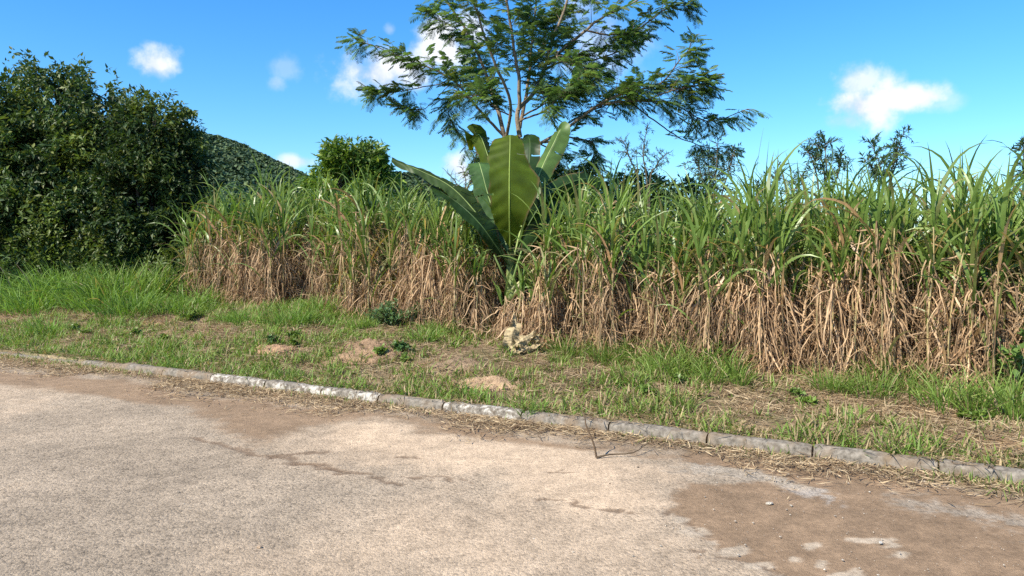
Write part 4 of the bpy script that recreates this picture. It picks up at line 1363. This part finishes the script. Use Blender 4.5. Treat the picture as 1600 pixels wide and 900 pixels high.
DK = ((.028, .058, .018), (.065, .105, .028), (.16, .18, .05))
leafy_tree(95, 18, [(95, 190, 0, 95, 90), (60, 150, .3, 55, 55), (135, 165, .2, 45, 50), (60, 270, -.8, 110, 90), (150, 260, -.5, 95, 95), (90, 350, -1.0, 140, 75), (0, 250, -.3, 80, 100), (150, 340, -.8, 100, 70)],
           80000, .115, DK, 'tall dark green tree at the left, highest of the group', 61, .2, gap=.47, group='dark trees at the left', narrow=.9)
leafy_tree(255, 17.2, [(240, 215, 0, 62, 68), (200, 185, .3, 42, 42), (285, 215, .2, 35, 38), (275, 290, -.2, 58, 80), (215, 300, -.5, 70, 80), (265, 370, -.3, 78, 62), (305, 270, .2, 28, 45), (190, 380, -.8, 70, 55)],
           50000, .105, DK, 'lower dark tree sloping down towards the hill, right of the tallest one', 62, .15, gap=.45, group='dark trees at the left', narrow=.9)
leafy_tree(-60, 16.8, [(-30, 190, 0, 50, 75), (-20, 130, .2, 28, 35), (-60, 280, 0, 110, 110), (-30, 380, -.6, 120, 70), (0, 330, -.6, 70, 60)],
           30000, .11, DK, 'dark tree cut off by the left edge of the view', 63, .15, gap=.45, group='dark trees at the left', narrow=.9)
leafy_tree(338, 16.6, [(368, 415, .2, 40, 36), (345, 430, .2, 60, 30), (335, 350, 0, 32, 52), (322, 395, -.2, 45, 50), (352, 400, 0, 40, 45), (300, 420, -.6, 60, 40)],
           14000, .11, DK, 'dark undergrowth shrub between the dark trees and the left end of the canes', 91, .05, gap=.40, narrow=.8, name='shrub', cat='shrub')
leafy_tree(190, 16.0, [(190, 418, 0, 75, 30), (250, 425, .2, 60, 28), (130, 415, .2, 60, 30)],
           9000, .10, DK, 'low dark shrub under the lower dark tree, behind the rough grass', 92, .04, gap=.40, narrow=.8, name='shrub', cat='shrub')
leafy_tree(40, 15.8, [(40, 415, 0, 75, 30), (100, 405, .3, 55, 34), (-30, 410, .2, 60, 36), (60, 380, .3, 50, 30)],
           9000, .10, ((.05, .09, .02), (.11, .16, .04)), 'low lighter green shrub under the tallest dark tree at the far left', 93, .04, M_BUSH, gap=.40, narrow=.6, name='shrub', cat='shrub')
YG = ((.06, .12, .02), (.15, .23, .04), (.24, .28, .06))
leafy_tree(550, 17.5, [(552, 262, 0, 50, 44), (532, 248, .1, 30, 28), (572, 252, .1, 32, 28), (528, 295, 0, 46, 36), (580, 292, 0, 40, 40), (560, 340, 0, 60, 45)],
           24000, .13, YG, 'small round yellow green tree rising behind the canes', 64, .07, M_BUSH, gap=.42, narrow=.8, name='small_tree')
leafy_tree(512, 18.5, [(515, 290, 0, 40, 32), (500, 320, 0, 60, 40), (465, 330, 0, 40, 30)],
           10000, .12, YG, 'low bushy shrub at the left foot of the small round tree', 65, .05, M_BUSH, gap=.42, name='shrub', cat='shrub')
BG = ((.04, .085, .035), (.09, .15, .055))
leafy_tree(1010, 13.5, [(1000, 330, 0, 70, 60), (1080, 330, .3, 60, 50), (950, 345, 0, 50, 60)],
           14000, .09, BG, 'bushy grey green shrub seen through the canes right of the banana plant', 66, .05, M_BUSH, gap=.42, name='shrub', cat='shrub')
leafy_tree(870, 13.2, [(870, 330, 0, 60, 60), (905, 300, .2, 30, 30), (830, 350, .4, 60, 60), (760, 350, .4, 60, 55)],
           14000, .11, DK, 'dark shrub directly behind the banana plant', 67, .05, M_TREE, gap=.42, name='shrub', cat='shrub')
leafy_tree(690, 14.0, [(690, 350, 0, 60, 40), (640, 360, .3, 60, 40)],
           7000, .10, BG, 'low shrub behind the canes left of the banana plant', 68, .05, M_BUSH, gap=.42, name='shrub', cat='shrub')


def slender(px0, Y, stems, leaf, cols, label, seed, name='slender_shrub', narrow=.45, dens=34, spray=.22, cat='shrub'):
    """airy plant: thin stems traced in the place with short side sprays of narrow leaves"""
    global rng
    kr = rng; rng = np.random.default_rng(seed)
    b = at(px0, 480, Y); b[2] = float(gz(b[0], b[1]))
    root = place_thing(name, b, label, cat)
    sa, fa = Acc(), Acc()
    for pts in stems:
        p = spline([b] + [at(q[0], q[1], Y + q[2]) for q in pts], 26)
        sa.add(*tube(p, np.linspace(.02, .004, 26), 5, (.11, .09, .06)))
        for f in rng.uniform(.45, 1, dens) ** .8:
            o = np.array([np.interp(f, np.linspace(0, 1, 26), p[:, j]) for j in range(3)])
            d = rand_dirs(1, .5)[0]; L = spray * rng.uniform(.4, 1.2)
            q = spline([o, o + d * L * .5, o + d * L + [0, 0, -.03]], 5)
            sa.add(*tube(q, np.linspace(.005, .0015, 5), 4, (.11, .09, .06)))
            m = 9
            fs = rng.uniform(.2, 1, m)
            P = np.stack([np.interp(fs, np.linspace(0, 1, 5), q[:, j]) for j in range(3)], -1)
            fa.add(*scatter(LV * np.array([1, narrow, 1]), LQ, P, d + rand_dirs(m, .1), rng.normal(0, .6, m), leaf * rng.uniform(.6, 1.2, m), col_mix(m, *cols[:2])))
    link('stem', mesh_np('stem', np.concatenate(sa.V) - b, np.concatenate(sa.F), np.concatenate(sa.C), True, M_BARK), root)
    link('foliage', mesh_np('foliage', np.concatenate(fa.V) - b, np.concatenate(fa.F), np.concatenate(fa.C), False, M_BUSH), root)
    rng = kr
    return root


slender(1020, 12, [[(1012, 300, 0), (1005, 240, 0), (1012, 195, 0)], [(1000, 300, 0), (985, 250, 0), (975, 222, 0)], [(1015, 300, 0), (1025, 260, 0), (1040, 240, 0)]], .07, ((.05, .09, .05), (.09, .14, .08)), 'wispy thin stemmed plant against the sky right of the banana plant', 71, 'wispy_plant', .35, 26, .2, 'plant')
slender(720, 13, [[(725, 320, 0), (728, 285, 0), (722, 262, 0)], [(722, 320, 0), (712, 285, 0), (700, 272, 0)], [(728, 310, 0), (742, 280, 0), (748, 266, 0)]], .02, ((.12, .09, .07), (.16, .12, .09)), 'leafless wispy twigs against the small cloud left of the banana leaves', 72, 'wispy_plant', .3, 22, .16, 'plant')
slender(1295, 11, [[(1290, 320, 0), (1292, 270, 0), (1288, 215, 0)], [(1300, 320, 0), (1310, 270, 0), (1316, 240, 0)], [(1280, 310, 0), (1272, 260, 0), (1262, 235, 0)], [(1290, 300, .2), (1283, 245, .2), (1278, 212, .2)]], .09, ((.045, .09, .04), (.09, .15, .06)), 'slender leafy shrub top above the canes, left one of the two', 73, narrow=.5, dens=30, spray=.2)
slender(1390, 11, [[(1388, 320, 0), (1395, 260, 0), (1412, 206, 0)], [(1380, 320, 0), (1375, 260, 0), (1362, 225, 0)], [(1390, 310, .2), (1402, 250, .2), (1398, 222, .2)], [(1385, 300, 0), (1370, 270, 0), (1350, 250, 0)]], .09, ((.045, .09, .04), (.09, .15, .06)), 'slender leafy shrub top above the canes, right one of the two', 74, narrow=.5, dens=30, spray=.2)
slender(1600, 10.5, [[(1598, 320, 0), (1600, 270, 0), (1598, 225, 0)], [(1610, 320, 0), (1620, 270, 0), (1615, 220, 0)]], .10, ((.04, .08, .035), (.08, .13, .05)), 'dark leafy shrub top at the right edge above the canes', 75, narrow=.6)
slender(1120, 12.5, [[(1115, 330, 0), (1118, 280, 0), (1122, 215, 0)], [(1110, 330, 0), (1098, 280, 0), (1085, 245, 0)], [(1125, 330, 0), (1138, 270, 0), (1148, 235, 0)], [(1112, 320, .3), (1108, 270, .3), (1105, 235, .3)]], .08, ((.045, .085, .04), (.09, .15, .06)), 'bushy slender shrub left of the tall bluish fan of leaves', 76, narrow=.5, dens=40, spray=.25)
slender(1210, 12, [[(1205, 340, 0), (1210, 300, 0), (1212, 268, 0)], [(1225, 340, 0), (1240, 300, 0), (1250, 278, 0)], [(1195, 340, 0), (1185, 310, 0), (1180, 290, 0)]], .08, ((.045, .085, .04), (.09, .15, .06)), 'low slender shrub behind the canes right of the tall bluish fan', 77, narrow=.5, dens=40, spray=.25)

# feathery tree in the middle ------------------------------------------------
def feather_template(seed, pinn=11, L=1.0):
    """one compound leaf, length 1 along x: a rib with pairs of drooping pinnae (thin strips of two quads)"""
    r = np.random.default_rng(seed)
    V, F, n = [], [], 0
    for i in range(pinn):
        f = .18 + .82 * i / (pinn - 1)
        for sd in (-1, 1):
            l = .42 * (1 - .35 * abs(f - .5) * 2) * r.uniform(.85, 1.1)
            o = np.array([f, 0, -.12 * f * f])
            d = np.array([.55 + .1 * r.normal(), sd * 1.0, -.10 + .1 * r.normal()]); d /= np.linalg.norm(d)
            e1 = o + d * l * .5; e2 = o + d * l + np.array([0, 0, -.13 * l])
            w = np.array([.036, 0, .012])
            V += [o - w * .5, o + w * .5, e1 - w, e1 + w, e2 - w * .35, e2 + w * .35]
            F += [[n, n + 1, n + 3, n + 2], [n + 2, n + 3, n + 5, n + 4]]; n += 6
    return np.array(V), np.array(F)


FT = [feather_template(i) for i in range(3)]


def feather_tree():
    global rng
    kr = rng; rng = np.random.default_rng(77)
    Y0 = 13.2
    b = at(806, 470, Y0); b[2] = float(gz(b[0], b[1]))
    root = place_thing('feathery_tree', b, 'tall open tree with fine feathery foliage rising behind the banana plant', 'tree')

    def A_(q): return at(q[0], q[1], Y0 + (q[2] if len(q) > 2 else 0))
    limbs = [  # points, start radius, end radius, foliage from (fraction), spray length, density
        ([(812, 216, 0), (811, 172, 0), (836, 144, .1), (856, 100, .3), (868, 56, .4), (888, 0, .5), (905, -80, .6)], .045, .018, .3, .75, 24),
        ([(811, 172, 0), (812, 130, -.1), (806, 92, -.2), (798, 40, -.3), (790, -10, -.4), (782, -80, -.4)], .036, .014, .25, .7, 22),
        ([(806, 320, .1), (788, 216, .1), (776, 160, .2), (758, 108, .3), (738, 60, .4), (697, 0, .5), (660, -50, .6)], .045, .014, .35, .6, 17),
        ([(812, 200, .2), (826, 130, .5), (832, 70, .8), (838, 10, 1.0), (842, -60, 1.1)], .035, .012, .3, .75, 22),
        ([(790, 216, .1), (795, 160, -.4), (770, 100, -.8), (752, 50, -1.0), (735, 0, -1.2), (725, -40, -1.2)], .03, .012, .35, .6, 15),
        ([(856, 100, .3), (912, 48, .2), (944, 24, .1), (992, 0, 0), (1040, -30, 0)], .03, .010, .15, .5, 10),
        ([(912, 48, .2), (960, 56, .2), (1000, 45, .2), (1045, 12, .2), (1080, 6, .3)], .018, .006, .1, .5, 26),
        ([(850, 110, .3), (890, 95, .8), (930, 95, 1.0), (975, 80, 1.1), (1005, 62, 1.1)], .022, .007, .15, .55, 26),
        ([(815, 240, 0), (848, 222, -.2), (892, 196, -.4), (940, 164, -.6), (975, 148, -.7), (1030, 135, -.8), (1062, 100, -.8), (1078, 82, -.8)], .032, .007, .45, .55, 26),
        ([(940, 164, -.6), (1000, 160, -.7), (1050, 160, -.6), (1105, 188, -.6), (1168, 170, -.6)], .018, .006, .15, .42, 26),
        ([(1000, 160, -.7), (1050, 140, -.9), (1085, 132, -.9), (1115, 126, -.9)], .014, .006, .3, .42, 22),
        ([(975, 150, -.7), (1020, 185, -.3), (1060, 210, -.1), (1100, 225, 0), (1148, 228, .1)], .014, .005, .35, .34, 11),
        ([(850, 222, -.1), (890, 215, .4), (925, 225, .6), (920, 255, .7), (895, 270, .7)], .018, .005, .2, .45, 24),
        ([(870, 205, 0), (920, 180, .5), (960, 165, .9), (995, 150, 1.0)], .016, .005, .2, .5, 22),
        ([(786, 210, .1), (745, 165, -.1), (715, 128, -.2), (672, 104, -.2), (620, 86, -.2), (556, 60, -.2)], .026, .006, .35, .42, 30),
        ([(745, 165, -.1), (700, 132, .3), (650, 138, .4), (612, 143, .4), (580, 141, .4)], .012, .005, .45, .34, 20),
        ([(700, 135, .3), (672, 160, .3), (650, 165, .3), (622, 160, .3)], .008, .004, .5, .26, 14),
        ([(738, 60, .4), (715, 45, .4), (690, 30, .3), (672, 18, .3)], .010, .004, .2, .4, 12),
        ([(745, 150, 0), (715, 150, .2), (700, 170, .3), (712, 205, .3), (738, 238, .3), (752, 250, .3)], .012, .004, .15, .34, 24),
        ([(780, 175, .2), (750, 140, .8), (735, 110, 1.0), (742, 75, 1.1)], .018, .006, .2, .5, 20),
        ([(820, 180, .2), (872, 150, .9), (905, 140, 1.3), (945, 120, 1.4)], .018, .006, .2, .6, 24),
        ([(811, 190, 0), (850, 170, -.7), (880, 145, -1.0), (905, 120, -1.2)], .018, .006, .25, .55, 20),
        ([(800, 180, .2), (770, 165, -.5), (752, 150, -.8), (728, 150, -.9)], .014, .005, .25, .45, 18),
        ([(840, 80, .7), (875, 30, 1.0), (905, -10, 1.2)], .016, .006, .1, .6, 16),
        ([(845, 225, .2), (870, 240, .6), (872, 265, .8), (860, 290, .9)], .014, .005, .2, .5, 18),
        ([(812, 215, .2), (770, 225, .5), (755, 250, .7), (745, 262, .8)], .012, .005, .3, .4, 12),
        ([(900, 60, .4), (870, 90, -.4), (905, 105, -.7), (940, 125, -.8)], .014, .005, .2, .5, 18),
        ([(697, 0, .5), (720, -20, .3), (760, -60, .2)], .01, .005, .1, .5, 10),
        ([(888, 0, .5), (930, -30, .4), (980, -60, .3)], .015, .005, .1, .6, 14),
    ]
    ta = Acc()
    tp = spline([b - [0, 0, .1], A_((806, 400)), A_((808, 320)), A_((812, 216))], 14)
    ta.add(*tube(tp, np.linspace(.085, .05, 14), 10, (.27, .21, .15)))
    link('trunk', mesh_np('trunk', ta.V[0] - b, ta.F[0], ta.C[0], True, M_BARK), root)
    fa = Acc(); twa = Acc()
    LP, LD = [], []
    for (pts, r0, r1, f0, spray, dens) in limbs:
        n = 30
        p = spline([A_(q) for q in pts], n)
        p += np.cumsum(rng.normal(0, .006, p.shape), 0)
        bark_col = (.22, .17, .12) if r0 > .028 else (.16, .12, .085)  # paler bark on the thicker limbs
        br = tube(p, np.linspace(r0, r1, n), 7, bark_col)
        if r0 > .025:
            link('branch', mesh_np('branch', br[0] - b, br[1], br[2], True, M_BARK), root)
        else:
            twa.add(*br)
        T = np.gradient(p, axis=0); T /= np.linalg.norm(T, axis=1)[:, None]
        for f in rng.uniform(f0, 1, int(dens * 1.55)):
            ff = f * (n - 1); i = int(min(ff, n - 2)); o = p[i] + (p[i + 1] - p[i]) * (ff - i)
            side = rand_dirs(1, .1)[0]
            side -= T[i] * (side @ T[i]); side /= np.linalg.norm(side) + 1e-6
            d = T[i] * rng.uniform(.35, .95) + side * rng.uniform(.4, .9); d /= np.linalg.norm(d)
            L = spray * rng.uniform(.35, 1.0) * (1.15 - .5 * f)
            m = 6
            q = spline([o, o + d * L * .5 + [0, 0, .03 * L], o + d * L - [0, 0, .10 * L]], m)
            twa.add(*tube(q, np.linspace(.0065, .002, m), 4, (.15, .11, .08)))
            nl = max(4, int(L / .042))
            fs = np.linspace(.12, 1, nl)
            P = np.stack([np.interp(fs, np.linspace(0, 1, m), q[:, j]) for j in range(3)], -1)
            sgn = np.where(np.arange(nl) % 2, 1, -1)[:, None]
            hs_ = np.cross(d, [0, 0, 1.]); hs_ /= np.linalg.norm(hs_) + 1e-6
            D = d * .55 + sgn * hs_ * .8 + rng.normal(0, .25, (nl, 3)) + [0, 0, -.25]
            LP.append(P); LD.append(D)
    P = np.concatenate(LP); D = np.concatenate(LD)
    n = len(P); print('feather leaves', n)
    size = rng.uniform(.14, .25, n)
    col = col_mix(n, (.075, .145, .050), (.17, .25, .09))
    k = rng.random(n) < .12; col[k] = np.array((.15, .17, .05))
    which = rng.integers(0, 3, n)
    for w in range(3):
        s = which == w
        fa.add(*scatter(*FT[w], P[s], D[s], rng.normal(0, .35, s.sum()), size[s], col[s]))
    link('twigs', mesh_np('twigs', np.concatenate(twa.V) - b, np.concatenate(twa.F), np.concatenate(twa.C), True, M_BARK), root)
    link('crown', mesh_np('crown', np.concatenate(fa.V) - b, np.concatenate(fa.F), np.concatenate(fa.C), False, M_FEATHER), root)
    rng = kr


feather_tree()

# ------------------------------------------------------------------ forested hills
def hill(ridge, Y, depth, seed, name, nc, cr, label, cols):
    """ridge: skyline points (px, py); the slope falls towards the camera over `depth` metres"""
    global rng
    kr = rng; rng = np.random.default_rng(seed)
    R = np.array([at(a, b_, Y) for a, b_ in ridge])
    nx, ny = 120, 50
    xs = np.linspace(R[0, 0], R[-1, 0], nx)
    zt = np.interp(xs, R[:, 0], R[:, 2]) - cr * .9
    f = np.linspace(-1, 1, ny)
    XX, FF = np.meshgrid(xs, f, indexing='ij')
    prof = np.cos(FF * np.pi / 2) ** .9
    ZZ = np.maximum(zt, -1)[:, None] * prof - 1.5 + (fbm(XX, FF * depth, 1 / 30, 3, seed) - .5) * 8 * prof * (np.abs(FF) > .04)
    YY = Y + FF * depth + 0 * XX
    V = np.stack([XX, YY, ZZ], -1).reshape(-1, 3)
    C = np.broadcast_to(np.array([.02, .035, .015]), V.shape)
    link(name, mesh_np(name, V, grid_faces(nx, ny), C, True, M_SOIL), kind='structure')
    # forest: crowns packed over the slope facing us, each a lumpy shell of leaf clusters
    x = rng.uniform(xs[0], xs[-1], nc); ff = -rng.random(nc) ** 1.1 * .97
    ff[: nc // 6] = rng.uniform(-.03, .02, nc // 6)
    z = np.interp(x, xs, np.maximum(zt, -1)) * np.cos(ff * np.pi / 2) ** .9 - 1.5
    y = Y + ff * depth
    sz = cr * rng.uniform(.5, 1.5, nc)
    m = 110
    D = rand_dirs(nc * m, .55); D[:, 2] = np.abs(D[:, 2]) * .9 - .1
    s_ = np.repeat(sz, m)
    ctr = np.repeat(np.stack([x, y, z], -1), m, 0)
    P = ctr + D * s_[:, None] * np.array([1, 1, .85]) * rng.uniform(.78, 1.06, nc * m)[:, None]
    tone = np.repeat(rng.random(nc), m)
    col = np.array(cols[0]) * (1 - tone[:, None]) + np.array(cols[1]) * tone[:, None]
    col = col * rng.uniform(.75, 1.25, (nc * m, 1))
    q = np.array([[-.5, -.5, 0], [.5, -.5, .1], [.5, .5, -.1], [-.5, .5, .12]])
    DD = np.cross(D, rand_dirs(nc * m))
    R_ = scatter(q, np.array([[0, 1, 2, 3]]), P, DD, rng.normal(0, .5, nc * m), s_ * rng.uniform(.15, .34, nc * m), col)
    link('forest', mesh_np('forest', *R_[:2], R_[2], False, M_HILL), kind='stuff', label=label, cat='forest')
    rng = kr


HC = ((.026, .058, .032), (.085, .12, .05))
hill([(-60, 300), (60, 215), (200, 200), (300, 204), (345, 210), (380, 222), (410, 238), (440, 252), (470, 266), (500, 280), (530, 300), (560, 335), (600, 390)], 380, 200, 81, 'hill', 5600, 3.1,
     'dense dark green forest covering the hillside behind the trees at the left', HC)
hill([(470, 390), (520, 300), (560, 278), (600, 266), (640, 268), (670, 276), (720, 292), (780, 318), (840, 345), (900, 392)], 700, 200, 82, 'far_hill', 900, 6.0,
     'dark forest on the low far ridge between the round tree and the banana plant', HC)
